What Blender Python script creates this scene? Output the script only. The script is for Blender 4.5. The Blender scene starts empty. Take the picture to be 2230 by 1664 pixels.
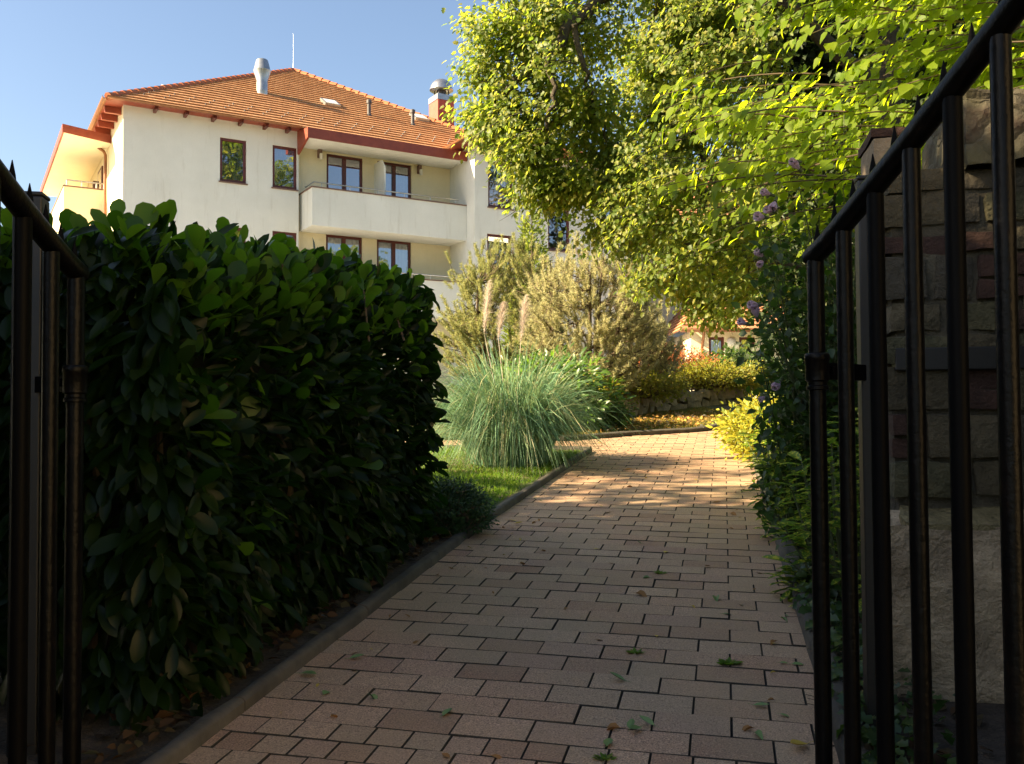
import bpy, math, random
import numpy as np
from mathutils import Vector, Matrix, noise

# ------------------------------------------------------------------ camera
C = bpy.context.scene.collection
scene = bpy.context.scene
FPX, PITCH, ROLL, EYE = 2000.0, math.radians(1.887), math.radians(-0.366), 1.05
cp, sp, cr, sr = math.cos(PITCH), math.sin(PITCH), math.cos(ROLL), math.sin(ROLL)
cam_d = bpy.data.cameras.new('camera')
cam = bpy.data.objects.new('camera', cam_d)
C.objects.link(cam)
cam_d.sensor_width = 36.0
cam_d.lens = FPX / 2230.0 * 36.0
cam_d.clip_start = 0.05
cam_d.clip_end = 3000.0
cam.matrix_world = Matrix(((cr, -sr, 0, 0), (-sp * sr, -sp * cr, -cp, 0), (cp * sr, cp * cr, -sp, EYE), (0, 0, 0, 1)))
scene.camera = cam

# ------------------------------------------------------------------ sky, sun, exposure
SUN = Vector((-0.830, -0.21, 0.520)).normalized()
SUN_STRENGTH, SKY_STRENGTH, EXPOSURE = 5.0, 0.050, 2.25
world = bpy.data.worlds.new('World')
scene.world = world
world.use_nodes = True
wn = world.node_tree
sky = wn.nodes.new('ShaderNodeTexSky')
sky.sky_type = 'NISHITA'
sky.sun_disc = False
sky.sun_elevation = math.asin(SUN.z)
sky.sun_rotation = math.atan2(SUN.x, SUN.y)
sky.air_density = 1.0
sky.dust_density = 1.6
sky.ozone_density = 0.9
bg = wn.nodes['Background']
bg.inputs['Strength'].default_value = SKY_STRENGTH
wn.links.new(sky.outputs['Color'], bg.inputs['Color'])
sun_d = bpy.data.lights.new('sun', 'SUN')
sun_d.energy = SUN_STRENGTH
sun_d.angle = math.radians(0.5)
sun_d.color = (1.0, 0.78, 0.48)
sun = bpy.data.objects.new('sun', sun_d)
C.objects.link(sun)
sun.location = SUN * 60
sun.rotation_euler = (-SUN).to_track_quat('-Z', 'Y').to_euler()
scene.view_settings.view_transform = 'Standard'
scene.view_settings.look = 'None'
scene.view_settings.gamma = 1.0
scene.view_settings.exposure = EXPOSURE
try:
    scene.cycles.use_denoising = True
    scene.cycles.max_bounces = 7
    scene.cycles.transparent_max_bounces = 8
    scene.cycles.caustics_reflective = False
    scene.cycles.caustics_refractive = False
    scene.cycles.sample_clamp_indirect = 6.0
except Exception:
    pass

# ------------------------------------------------------------------ helpers
def ray(px, py):
    a, b = (px - 1115.0) / FPX, -(py - 832.0) / FPX
    xx, zz = cr * a - sr * b, sr * a + cr * b
    return Vector((xx, cp - sp * zz, sp + cp * zz))

def at(px, py, Y):
    """a world point: where the sight line crosses the vertical plane at distance Y"""
    r = ray(px, py)
    return Vector((r.x, r.y, r.z)) * (Y / r.y) + Vector((0, 0, EYE))

SL = 0.0704
def gz(x, y):
    return SL * min(max(y, -3.0), 16.0) + 0.03 * min(max(y - 16.0, 0.0), 30.0)

def tag(o, label, cat, group=None):
    o['label'] = label
    o['category'] = cat
    if group:
        o['group'] = group
    return o

def thing(name, label, cat, loc=(0, 0, 0), rotz=0.0, group=None):
    o = bpy.data.objects.new(name, None)
    C.objects.link(o)
    o.empty_display_size = 0.2
    o.location = loc
    o.rotation_euler = (0, 0, rotz)
    return tag(o, label, cat, group)

def link(name, me, mat, parent=None, loc=None):
    o = bpy.data.objects.new(name, me)
    C.objects.link(o)
    if mat is not None:
        me.materials.append(mat)
    if parent is not None:
        o.parent = parent
    if loc is not None:
        o.location = loc
    return o

class MB:
    """collects shapes; build() links them as one mesh object"""
    def __init__(s):
        s.v, s.f, s.uv = [], [], {}
    def add(s, vs, fs):
        n = len(s.v)
        s.v += [tuple(p) for p in vs]
        s.f += [tuple(i + n for i in f) for f in fs]
        return s
    def box(s, x0, x1, y0, y1, z0, z1):
        vs = [(x, y, z) for z in (z0, z1) for y in (y0, y1) for x in (x0, x1)]
        return s.add(vs, [(0, 2, 3, 1), (4, 5, 7, 6), (0, 1, 5, 4), (2, 6, 7, 3), (0, 4, 6, 2), (1, 3, 7, 5)])
    def quad(s, a, b, c, d):
        return s.add([a, b, c, d], [(0, 1, 2, 3)])
    def prism(s, pts, off):
        """polygon pts (3-D, planar) thickened by the vector off"""
        n = len(pts)
        o = Vector(off)
        vs = [Vector(p) for p in pts] + [Vector(p) + o for p in pts]
        fs = [tuple(range(n - 1, -1, -1)), tuple(range(n, 2 * n))]
        fs += [(i, (i + 1) % n, n + (i + 1) % n, n + i) for i in range(n)]
        return s.add(vs, fs)
    def tube(s, path, rad, n=8, caps=True, squash=1.0):
        path = [Vector(p) for p in path]
        if not hasattr(rad, '__len__'):
            rad = [rad] * len(path)
        base = len(s.v)
        ref = None
        for i, p in enumerate(path):
            d = (path[min(i + 1, len(path) - 1)] - path[max(i - 1, 0)])
            d = d.normalized() if d.length > 1e-9 else Vector((0, 0, 1))
            if ref is None:
                ref = Vector((1, 0, 0)) if abs(d.x) < 0.8 else Vector((0, 1, 0))
            a = (ref - d * ref.dot(d))
            a = a.normalized() if a.length > 1e-6 else d.orthogonal().normalized()
            ref = a
            b = d.cross(a)
            for k in range(n):
                t = 2 * math.pi * k / n
                s.v.append(tuple(p + a * (rad[i] * math.cos(t)) + b * (rad[i] * squash * math.sin(t))))
        for i in range(len(path) - 1):
            for k in range(n):
                q = base + i * n
                s.f.append((q + k, q + (k + 1) % n, q + n + (k + 1) % n, q + n + k))
        if caps:
            s.f.append(tuple(base + k for k in range(n - 1, -1, -1)))
            q = base + (len(path) - 1) * n
            s.f.append(tuple(q + k for k in range(n)))
        return s
    def lathe(s, prof, n=16, c=(0, 0, 0)):
        base = len(s.v)
        for r, z in prof:
            for k in range(n):
                t = 2 * math.pi * k / n
                s.v.append((c[0] + r * math.cos(t), c[1] + r * math.sin(t), c[2] + z))
        for i in range(len(prof) - 1):
            for k in range(n):
                q = base + i * n
                s.f.append((q + k, q + (k + 1) % n, q + n + (k + 1) % n, q + n + k))
        s.f.append(tuple(base + k for k in range(n - 1, -1, -1)))
        q = base + (len(prof) - 1) * n
        s.f.append(tuple(q + k for k in range(n)))
        return s
    def bar(s, a, b, w, h):
        """square bar from a to b"""
        a, b = Vector(a), Vector(b)
        d = (b - a).normalized()
        up = Vector((0, 0, 1)) if abs(d.z) < 0.9 else Vector((1, 0, 0))
        x = d.cross(up).normalized() * (w / 2)
        y = x.cross(d).normalized() * (h / 2)
        vs = [a - x - y, a + x - y, a + x + y, a - x + y, b - x - y, b + x - y, b + x + y, b - x + y]
        return s.add(vs, [(3, 2, 1, 0), (4, 5, 6, 7), (0, 1, 5, 4), (1, 2, 6, 5), (2, 3, 7, 6), (3, 0, 4, 7)])
    def build(s, name, mat, parent=None, smooth=False, bevel=0.0, org=None):
        me = bpy.data.meshes.new(name)
        v = s.v
        if org is not None:
            v = [(p[0] - org[0], p[1] - org[1], p[2] - org[2]) for p in v]
        me.from_pydata(v, [], s.f)
        me.update()
        if s.uv:
            lay = me.uv_layers.new(name='UVMap')
            for pi, uvs in s.uv.items():
                for li, q in zip(me.polygons[pi].loop_indices, uvs):
                    lay.data[li].uv = q
        if smooth:
            me.polygons.foreach_set('use_smooth', [True] * len(me.polygons))
            try:
                me.set_sharp_from_angle(angle=math.radians(40))
            except Exception:
                pass
        o = link(name, me, mat, parent)
        if bevel:
            m = o.modifiers.new('bevel', 'BEVEL')
            m.width = bevel
            m.segments = 2
            m.limit_method = 'ANGLE'
        return o

def np_mesh(name, V, polys, mat, parent=None, smooth=False, org=None):
    """V (n,3); polys: list of int arrays (m,k)"""
    V = np.asarray(V, dtype=np.float32)
    if org is not None:
        V = V - np.array(org, dtype=np.float32)
    me = bpy.data.meshes.new(name)
    me.vertices.add(len(V))
    me.vertices.foreach_set('co', V.ravel())
    loops = np.concatenate([p.ravel() for p in polys]).astype(np.int32)
    tot = np.concatenate([np.full(len(p), p.shape[1], dtype=np.int32) for p in polys])
    start = np.concatenate([[0], np.cumsum(tot)[:-1]]).astype(np.int32)
    me.loops.add(len(loops))
    me.loops.foreach_set('vertex_index', loops)
    me.polygons.add(len(tot))
    me.polygons.foreach_set('loop_start', start)
    me.polygons.foreach_set('loop_total', tot)
    if smooth:
        me.polygons.foreach_set('use_smooth', np.ones(len(tot), dtype=bool))
    me.update(calc_edges=True)
    return link(name, me, mat, parent)

def nrm(a):
    return a / np.maximum(np.linalg.norm(a, axis=-1, keepdims=True), 1e-9)

def leaf_tpl(stations, fold=0.12, curl=-0.15, wob=0.0):
    """stations: (t, halfwidth); a folded, curled blade along x"""
    V, Q, T = [], [], []
    rows = []
    for t, w in stations:
        zc = curl * t * t
        if w < 1e-4:
            rows.append([len(V)])
            V.append((t, 0, zc))
        else:
            k = len(V)
            V += [(t, w, zc + fold * w * 2 + wob * math.sin(9 * t)), (t, 0, zc), (t, -w, zc + fold * w * 2 - wob * math.sin(9 * t))]
            rows.append([k, k + 1, k + 2])
    for a, b in zip(rows[:-1], rows[1:]):
        if len(a) == 1 and len(b) == 3:
            T += [(a[0], b[1], b[0]), (a[0], b[2], b[1])]
        elif len(a) == 3 and len(b) == 1:
            T += [(a[0], a[1], b[0]), (a[1], a[2], b[0])]
        else:
            Q += [(a[0], a[1], b[1], b[0]), (a[1], a[2], b[2], b[1])]
    return np.array(V), (np.array(Q, dtype=int).reshape(-1, 4), np.array(T, dtype=int).reshape(-1, 3))

def scatter(tpl, P, D, N, S, W=None):
    """instances of a leaf template baked to arrays: position, axis, normal, length, width factor"""
    V, (Q, T) = tpl
    P = np.asarray(P, float); D = nrm(np.asarray(D, float)); N = np.asarray(N, float)
    S = np.asarray(S, float)
    Z = N - (N * D).sum(1, keepdims=True) * D
    Z = nrm(Z + 1e-6)
    Y = np.cross(Z, D)
    W = np.ones(len(P)) if W is None else W
    out = (P[:, None] + S[:, None, None] * (V[None, :, 0, None] * D[:, None] + (V[None, :, 1, None] * W[:, None, None]) * Y[:, None] + V[None, :, 2, None] * Z[:, None]))
    n, k = len(P), len(V)
    off = (np.arange(n) * k)[:, None, None]
    polys = []
    if len(Q):
        polys.append((Q[None] + off).reshape(-1, 4))
    if len(T):
        polys.append((T[None] + off).reshape(-1, 3))
    return out.reshape(-1, 3), polys

def merge(parts):
    Vs, by, n = [], {}, 0
    for V, polys in parts:
        Vs.append(V)
        for p in polys:
            by.setdefault(p.shape[1], []).append(p + n)
        n += len(V)
    return np.concatenate(Vs), [np.concatenate(v) for v in by.values()]

def ribbons(P0, P1, P2, w, n=6):
    """tapering blades along quadratic curves"""
    t = np.linspace(0, 1, n)[None, :, None]
    P = (1 - t) ** 2 * P0[:, None] + 2 * t * (1 - t) * P1[:, None] + t * t * P2[:, None]
    d = np.gradient(P, axis=1)
    side = nrm(np.cross(d, np.array([0, 0, 1.0]) + np.random.default_rng(5).normal(0, .5, (len(P0), 1, 3))))
    wt = (w[:, None] * (1 - np.linspace(0, 1, n)[None] ** 2 * 0.92))[..., None]
    L, R = P - side * wt / 2, P + side * wt / 2
    V = np.stack([L, R], 2).reshape(len(P0), 2 * n, 3)
    q = np.array([(2 * i, 2 * i + 1, 2 * i + 3, 2 * i + 2) for i in range(n - 1)])
    F = (q[None] + (np.arange(len(P0)) * 2 * n)[:, None, None]).reshape(-1, 4)
    return V.reshape(-1, 3), [F]

# ------------------------------------------------------------------ materials
def nt(name):
    m = bpy.data.materials.new(name)
    m.use_nodes = True
    t = m.node_tree
    return m, t, t.nodes['Principled BSDF']

def add(t, kind, **kw):
    n = t.nodes.new(kind)
    for k, v in kw.items():
        if k in n.inputs.keys() if hasattr(n, 'inputs') else False:
            n.inputs[k].default_value = v
        else:
            setattr(n, k, v)
    return n

def ramp(t, src, stops):
    r = t.nodes.new('ShaderNodeValToRGB')
    el = r.color_ramp.elements
    while len(el) < len(stops):
        el.new(0.5)
    for e, (p, c) in zip(el, stops):
        e.position = p
        e.color = (*c, 1) if len(c) == 3 else c
    t.links.new(src, r.inputs['Fac'])
    return r.outputs['Color']

def noise_node(t, scale, detail=4, rough=0.6, coord='Object', vec=None):
    n = t.nodes.new('ShaderNodeTexNoise')
    n.inputs['Scale'].default_value = scale
    n.inputs['Detail'].default_value = detail
    n.inputs['Roughness'].default_value = rough
    if vec is None:
        tc = t.nodes.new('ShaderNodeTexCoord')
        vec = tc.outputs[coord]
    t.links.new(vec, n.inputs['Vector'])
    return n

def mixc(t, fac, a, b, mode='MIX'):
    m = t.nodes.new('ShaderNodeMix')
    m.data_type = 'RGBA'
    m.blend_type = mode
    for s, val in ((0, fac), (6, a), (7, b)):
        if isinstance(val, (int, float)):
            m.inputs[s].default_value = val
        elif isinstance(val, tuple):
            m.inputs[s].default_value = (*val, 1)
        else:
            t.links.new(val, m.inputs[s])
    return m.outputs[2]

def bump(t, bsdf, src, strength=0.3, dist=0.01):
    b = t.nodes.new('ShaderNodeBump')
    b.inputs['Strength'].default_value = strength
    b.inputs['Distance'].default_value = dist
    t.links.new(src, b.inputs['Height'])
    t.links.new(b.outputs['Normal'], bsdf.inputs['Normal'])

def surf(name, c0, c1, scale=6.0, rough=0.7, bscale=None, bstr=0.3, bdist=0.006, metal=0.0, spec=0.5, detail=5, p0=0.3, p1=0.7):
    m, t, b = nt(name)
    n = noise_node(t, scale, detail)
    t.links.new(ramp(t, n.outputs['Fac'], [(p0, c0), (p1, c1)]), b.inputs['Base Color'])
    b.inputs['Roughness'].default_value = rough
    b.inputs['Metallic'].default_value = metal
    b.inputs['Specular IOR Level'].default_value = spec
    if bscale:
        n2 = noise_node(t, bscale, 3)
        bump(t, b, n2.outputs['Fac'], bstr, bdist)
    return m

def leafmat(name, cols, trans, tfac=0.4, rough=0.45, spec=0.4, spots=None, vein=False):
    """per-leaf colour, some light passing through the blade"""
    m, t, b = nt(name)
    g = t.nodes.new('ShaderNodeNewGeometry')
    n = len(cols)
    col = ramp(t, g.outputs['Random Per Island'], [((i + 0.5) / n, c) for i, c in enumerate(cols)])
    tcol = ramp(t, g.outputs['Random Per Island'], [((i + 0.5) / len(trans), c) for i, c in enumerate(trans)])
    if spots:
        v = noise_node(t, spots[1], 2, 0.6)
        f = ramp(t, v.outputs['Fac'], [(spots[2], (0, 0, 0)), (spots[2] + 0.04, (1, 1, 1))])
        col = mixc(t, f, col, spots[0])
        tcol = mixc(t, f, tcol, spots[0])
    t.links.new(col, b.inputs['Base Color'])
    b.inputs['Roughness'].default_value = rough
    b.inputs['Specular IOR Level'].default_value = spec
    tr = t.nodes.new('ShaderNodeBsdfTranslucent')
    t.links.new(tcol, tr.inputs['Color'])
    mx = t.nodes.new('ShaderNodeMixShader')
    mx.inputs[0].default_value = tfac
    t.links.new(b.outputs[0], mx.inputs[1])
    t.links.new(tr.outputs[0], mx.inputs[2])
    t.links.new(mx.outputs[0], t.nodes['Material Output'].inputs['Surface'])
    return m

M = {}
M['bark'] = surf('bark', (.022, .018, .013), (.07, .055, .04), 14, .9, 30, .8, .02)
M['twig'] = surf('twig', (.07, .05, .03), (.14, .10, .06), 20, .85)
M['green_twig'] = surf('green_twig', (.06, .08, .03), (.10, .12, .05), 20, .8)
M['iron'] = surf('black_iron', (.002, .002, .0023), (.003, .003, .003), 40, .5, 90, .35, .002, spec=.05)
M['iron_worn'] = surf('worn_iron', (.0016, .0016, .0017), (.006, .004, .0032), 25, .38, 60, .6, .003, spec=.13, p0=.52, p1=.75)
M['post'] = surf('post_paint', (.004, .004, .0038), (.010, .009, .008), 12, .5, 60, .3, .002)
M['kerb'] = surf('kerb_concrete', (.035, .031, .025), (.10, .088, .07), 7, .9, 60, .5, .004)
M['soil'] = surf('soil', (.018, .014, .010), (.06, .045, .03), 15, 1.0, 50, .8, .02)
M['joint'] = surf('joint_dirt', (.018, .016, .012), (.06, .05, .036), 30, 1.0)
# ------------------------------------------------------------------ ground, path, kerbs
rng = np.random.default_rng(11)
random.seed(4)

def structure(o):
    o['kind'] = 'structure'
    return o

def stuff(o):
    o['kind'] = 'stuff'
    return o

m, t, b = nt('earth')
n1 = noise_node(t, .5, 6); n2 = noise_node(t, 9, 5)
c = mixc(t, n2.outputs['Fac'], (.045, .06, .018), (.11, .10, .035))
t.links.new(mixc(t, ramp(t, n1.outputs['Fac'], [(.4, (0, 0, 0)), (.6, (1, 1, 1))]), c, (.06, .085, .022)), b.inputs['Base Color'])
b.inputs['Roughness'].default_value = 1
bump(t, b, n2.outputs['Fac'], .6, .03)
M['earth'] = m
xs = [-900, -300, -120, -60, -30, -15, -8, -4, -2, 0, 2, 4, 8, 15, 30, 60, 120, 300, 900]
ys = [-900, -300, -100, -40, -15, -3, 0, 2, 4, 6, 8, 10, 12, 14, 16, 20, 26, 34, 46, 100, 300, 900, 2000]
g = MB()
g.v = [(x, y, gz(x, y) - .05) for y in ys for x in xs]
nx = len(xs)
g.f = [(j * nx + i, j * nx + i + 1, (j + 1) * nx + i + 1, (j + 1) * nx + i) for j in range(len(ys) - 1) for i in range(nx - 1)]
structure(g.build('ground', M['earth']))

# path outline
KD = Vector((0.2215, 1.0)); KDn = KD.normalized()
def kl(y): return -.57 + .2215 * (y - 3.63)
LEFT = [(kl(-4), -4), (kl(5.33), 5.33), (.8, 9.22)]
RIGHT = [(1.29 + .2256 * (-4 - 4.44), -4), (1.29, 4.44), (2.32, 9.0), (3.2, 11.4), (4.7, 14.3), (6.6, 17.2)]
SIDE_NEAR = [(.8, 9.22), (.30, 9.42), (-1.2, 9.55), (-6, 9.7)]
SIDE_FAR = [(-6, 10.75), (-1.2, 10.6), (.0, 10.42), (.57, 10.27)]
LAWN = [(.57, 10.27), (.95, 10.50), (1.32, 10.78), (1.75, 11.0), (2.15, 11.18), (2.52, 11.5), (2.85, 12.1), (3.12, 12.85), (3.5, 13.9), (4.1, 15.0), (5.2, 17.0)]
path_poly = LEFT + SIDE_NEAR[1:] + SIDE_FAR + LAWN[1:] + RIGHT[::-1]
def inside(poly, x, y):
    r = False
    j = len(poly) - 1
    for i in range(len(poly)):
        xi, yi = poly[i]; xj, yj = poly[j]
        if (yi > y) != (yj > y) and x < (xj - xi) * (y - yi) / (yj - yi) + xi:
            r = not r
        j = i
    return r
def flat_poly(name, poly, dz, mat):
    import bmesh
    bm = bmesh.new()
    f = bm.faces.new([bm.verts.new((x, y, SL * y + dz)) for x, y in poly])
    bmesh.ops.triangulate(bm, faces=[f])
    bmesh.ops.recalc_face_normals(bm, faces=bm.faces)
    if sum(f.normal.z for f in bm.faces) < 0:
        bmesh.ops.reverse_faces(bm, faces=bm.faces)
    me = bpy.data.meshes.new(name)
    bm.to_mesh(me); bm.free()
    return link(name, me, mat)
structure(flat_poly('path_bed', path_poly, -.012, M['joint']))

# the pavers: one chamfered slab each, in one sheet
m, t, b = nt('pavers')
geo = t.nodes.new('ShaderNodeNewGeometry')
base = ramp(t, geo.outputs['Random Per Island'], [(0.0, (.46, .255, .155)), (.25, (.65, .40, .25)), (.5, (.55, .375, .24)), (.75, (.72, .47, .30)), (1.0, (.53, .31, .215))])
fine = noise_node(t, 210, 3, .75)
mid = noise_node(t, 2.2, 5, .6)
c = mixc(t, ramp(t, fine.outputs['Fac'], [(.36, (0, 0, 0)), (.62, (1, 1, 1))]), (.10, .07, .055), base)
c = mixc(t, .9, base, c)
lite = ramp(t, fine.outputs['Fac'], [(.64, (0, 0, 0)), (.75, (1, 1, 1))])
c = mixc(t, lite, c, (.78, .66, .55))
c = mixc(t, ramp(t, mid.outputs['Fac'], [(.35, (.55, .55, .55)), (.65, (0, 0, 0))]), c, (.34, .25, .15))
t.links.new(c, b.inputs['Base Color'])
b.inputs['Roughness'].default_value = .85
b.inputs['Specular IOR Level'].default_value = .35
bump(t, b, fine.outputs['Fac'], .6, .004)
M['paver'] = m
th = math.radians(13.0)
ex, ey = Vector((math.cos(th), -math.sin(th) * 1.0)), Vector((math.sin(th), math.cos(th)))
L_, W_ = .214, .137
pv = MB()
def paver(cx, cy, l, w, rnd):
    g_, ch = .0015, .0020
    ux, uy = ex, ey
    z = SL * cy + rnd.uniform(-.0022, .0022)
    tx, ty = rnd.uniform(-.012, .012), rnd.uniform(-.012, .012)
    cor = []
    for lvl, ins, dz in ((0, g_, -.011), (1, g_ + .0004, -.0025), (2, g_ + ch, 0.0)):
        for sx, sy in ((-1, -1), (1, -1), (1, 1), (-1, 1)):
            a, c2 = sx * (l / 2 - ins), sy * (w / 2 - ins)
            X, Y = cx + ux.x * a + uy.x * c2, cy + ux.y * a + uy.y * c2
            cor.append((X, Y, SL * (Y - cy) + z + dz + tx * a + ty * c2))
    fs = [(8, 9, 10, 11)]
    for lv in (0, 4):
        for k in range(4):
            fs.append((lv + k, lv + (k + 1) % 4, lv + 4 + (k + 1) % 4, lv + 4 + k))
    pv.add(cor, fs)
rnd = random.Random(3)
o0 = Vector((0.15, 2.52))
for j in range(-14, 120):
    for i in range(-40, 30):
        s = (j % 2) * .5 + rnd.uniform(-.004, .004)
        if j >= 0:
            p = o0 + ex * ((i + s) * L_) + ey * (j * W_)
            if (inside(path_poly, p.x, p.y) or inside(path_poly, p.x + .10, p.y) or inside(path_poly, p.x - .09, p.y)) and p.y < 17:
                paver(p.x, p.y, L_, W_, rnd)
        else:
            for k in range(2):
                w2 = .105
                p = o0 + ex * ((i + s * .6 + k * .5) * L_) + ey * (-W_ * .5 - .055 + (j + 1) * w2)
                if inside(path_poly, p.x, p.y) or inside(path_poly, p.x + .06, p.y):
                    paver(p.x, p.y, L_ / 2 if (i + j) % 3 else L_ / 2, w2, rnd)
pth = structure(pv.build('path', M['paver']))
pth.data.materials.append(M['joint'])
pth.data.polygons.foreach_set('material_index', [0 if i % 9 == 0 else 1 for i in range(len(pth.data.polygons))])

def kerb(name, pts, w, h, side):
    """round-topped edging following pts; side = +1 lies left of the walking direction"""
    prof = [(0, -.08), (0, h * .7), (.15, h * .93), (.35, h), (.65, h), (.85, h * .93), (1, h * .7), (1, -.08)]
    P = [Vector((x, y)) for x, y in pts]
    # cut into stones about a metre long with thin joints, each following the line
    k = MB()
    n = len(prof)
    D_ = [0.0]
    for a, b2 in zip(P[:-1], P[1:]): D_.append(D_[-1] + (b2 - a).length)
    def pos(t_):
        t_ = min(max(t_, 0), D_[-1])
        for q in range(len(P) - 1):
            if t_ <= D_[q + 1]: return P[q].lerp(P[q + 1], (t_ - D_[q]) / (D_[q + 1] - D_[q]))
        return P[-1]
    ns_ = max(1, round(D_[-1] / 1.0))
    for s_ in range(ns_):
        t0, t1 = D_[-1] * s_ / ns_ + .004, D_[-1] * (s_ + 1) / ns_ - .004
        jz, jx = noise.noise(Vector((s_ * 3.7, w, 1))) * .008, noise.noise(Vector((s_ * 2.9, w, 5))) * .006
        base_ = len(k.v)
        for i in range(7):
            tt = t0 + (t1 - t0) * i / 6
            p = pos(tt); d = (pos(tt + .05) - pos(tt - .05)).normalized()
            nn = Vector((-d.y, d.x)) * side
            for a, z in prof:
                jit = noise.noise(Vector((p.x * 6, p.y * 6, a * 3))) * .006
                k.v.append((p.x + nn.x * (w * a + jx + jit * .5), p.y + nn.y * (w * a + jx + jit * .5), SL * p.y + z + (jit + jz) * (z > 0)))
        for i in range(6):
            for q in range(n - 1):
                f = (base_ + i * n + q, base_ + i * n + q + 1, base_ + (i + 1) * n + q + 1, base_ + (i + 1) * n + q)
                k.f.append(f if side < 0 else f[::-1])
        k.f.append(tuple(base_ + q for q in range(n))); k.f.append(tuple(base_ + 6 * n + q for q in range(n - 1, -1, -1)))
    o = k.build(name, M['kerb'], smooth=True)
    return structure(o)
kerb('kerb', [(kl(-2), -2), (kl(5.33), 5.33), (.8, 9.22)], .052, .042, 1)
kerb('kerb', [(.8, 9.22)] + SIDE_NEAR[1:3], .07, .05, 1)
kerb('kerb', LAWN, .09, .06, 1)
kerb('kerb', RIGHT, .075, .07, -1)

# beds and lawns
m, t, b = nt('lawn_soil')
n1 = noise_node(t, 6, 5); n2 = noise_node(t, 1.3, 3)
c = mixc(t, n1.outputs['Fac'], (.035, .05, .012), (.075, .095, .025))
t.links.new(mixc(t, ramp(t, n2.outputs['Fac'], [(.45, (0, 0, 0)), (.62, (1, 1, 1))]), c, (.10, .075, .03)), b.inputs['Base Color'])
b.inputs['Roughness'].default_value = 1
M['lawn'] = m
structure(flat_poly('lawn', [(kl(5.0) - .06, 5.0), (.72, 9.15), (-.2, 9.35), (-2.2, 9.5), (-6, 9.6), (-6, 5.0)], .02, M['lawn']))
structure(flat_poly('far_lawn', [(x - .06, y + .04) for x, y in LAWN] + [(3.5, 17), (-6, 17), (-6, 10.8), (0, 10.5)], .02, M['lawn']))
m_court = surf('courtyard_gravel', (.52, .53, .53), (.64, .65, .65), 12, .95, 60, .6, .02)
cy_ = MB()
for y0, y1, xa, xb in ((9.65, 12.45, -30, -2.3), (12.45, 16, -30, -8.05), (16, 24.2, -34, -8.05), (24.2, 34, -34, 8), (34, 46, -34, 8)):
    cy_.quad((xa, y0, gz(0, y0) + .005), (xb, y0, gz(0, y0) + .005), (xb, y1, gz(0, y1) + .005), (xa, y1, gz(0, y1) + .005))
structure(cy_.build('courtyard', m_court))
structure(flat_poly('hedge_bed', [(kl(-2) - .06, -2), (kl(5.0) - .06, 5.0), (-4, 5.0), (-4, -2)], .02, M['soil']))
structure(flat_poly('shrub_bed', [(RIGHT[0][0] + .06, -4)] + [(x + .06, y) for x, y in RIGHT[1:4]] + [(9, 11.4), (9, -4)], .02, M['soil']))

# ------------------------------------------------------------------ apartment building
YW = math.radians(30.876)
ZB = 1.45
A = Vector((-11.797, 27.706, ZB))
def stucco(name, c0, c1, stain=.25):
    m, t, b = nt(name)
    n1 = noise_node(t, .7, 6, .65); n2 = noise_node(t, 45, 4, .7)
    tc = t.nodes.new('ShaderNodeTexCoord')
    mp = t.nodes.new('ShaderNodeMapping'); mp.inputs['Scale'].default_value = (3.0, 3.0, .35)
    t.links.new(tc.outputs['Object'], mp.inputs['Vector'])
    n3 = noise_node(t, 1.6, 5, .7, vec=mp.outputs['Vector'])
    c = mixc(t, ramp(t, n1.outputs['Fac'], [(.35, (0, 0, 0)), (.7, (1, 1, 1))]), c0, c1)
    c = mixc(t, ramp(t, n3.outputs['Fac'], [(.55, (0, 0, 0)), (.8, (stain, stain, stain))]), c, (.40, .36, .27))
    c = mixc(t, ramp(t, n2.outputs['Fac'], [(.3, (.22, .22, .22)), (.6, (0, 0, 0))]), c, (.5, .47, .4))
    t.links.new(c, b.inputs['Base Color'])
    b.inputs['Roughness'].default_value = .95
    b.inputs['Specular IOR Level'].default_value = .15
    bump(t, b, n2.outputs['Fac'], .35, .015)
    return m
M['stucco'] = stucco('white_stucco', (.70, .70, .64), (.79, .79, .73), .42)
M['cream'] = stucco('cream_stucco', (.78, .68, .45), (.82, .73, .52), .12)
M['beige'] = stucco('beige_stucco', (.70, .52, .34), (.74, .57, .39), .15)
M['wood_red'] = surf('red_brown_paint', (.075, .012, .009), (.115, .022, .014), 14, .4, 60, .2, .002)
M['fascia'] = surf('fascia_red', (.19, .035, .018), (.26, .055, .028), 5, .5)
M['copper'] = surf('copper_brown', (.20, .085, .035), (.30, .13, .055), 5, .45, metal=.35)
M['cap'] = surf('parapet_cap', (.13, .07, .05), (.20, .115, .085), 6, .6)
M['steel'] = surf('steel', (.42, .42, .41), (.55, .55, .54), 8, .3, metal=.9)
M['zinc'] = surf('zinc', (.30, .33, .34), (.46, .48, .48), 5, .35, metal=.75)
M['dark_pipe'] = surf('dark_pipe', (.05, .05, .055), (.09, .09, .095), 8, .6)
M['chimney'] = surf('chimney_red', (.40, .075, .045), (.48, .10, .065), 4, .6)
M['chimney_side'] = M['chimney']
M['curtain'] = surf('curtain', (.55, .58, .62), (.70, .72, .74), 3, .9)
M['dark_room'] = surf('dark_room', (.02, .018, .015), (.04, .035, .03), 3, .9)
M['lamp_glass'] = surf('lamp_glass', (.65, .62, .55), (.75, .72, .65), 3, .4)
m, t, b = nt('window_glass')
tr = t.nodes.new('ShaderNodeBsdfTransparent'); tr.inputs['Color'].default_value = (.62, .66, .68, 1)
gl = t.nodes.new('ShaderNodeBsdfGlossy'); gl.inputs['Roughness'].default_value = .015
gl.inputs['Color'].default_value = (.9, .93, 1, 1)
nz = noise_node(t, 1.5, 2)
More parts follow.
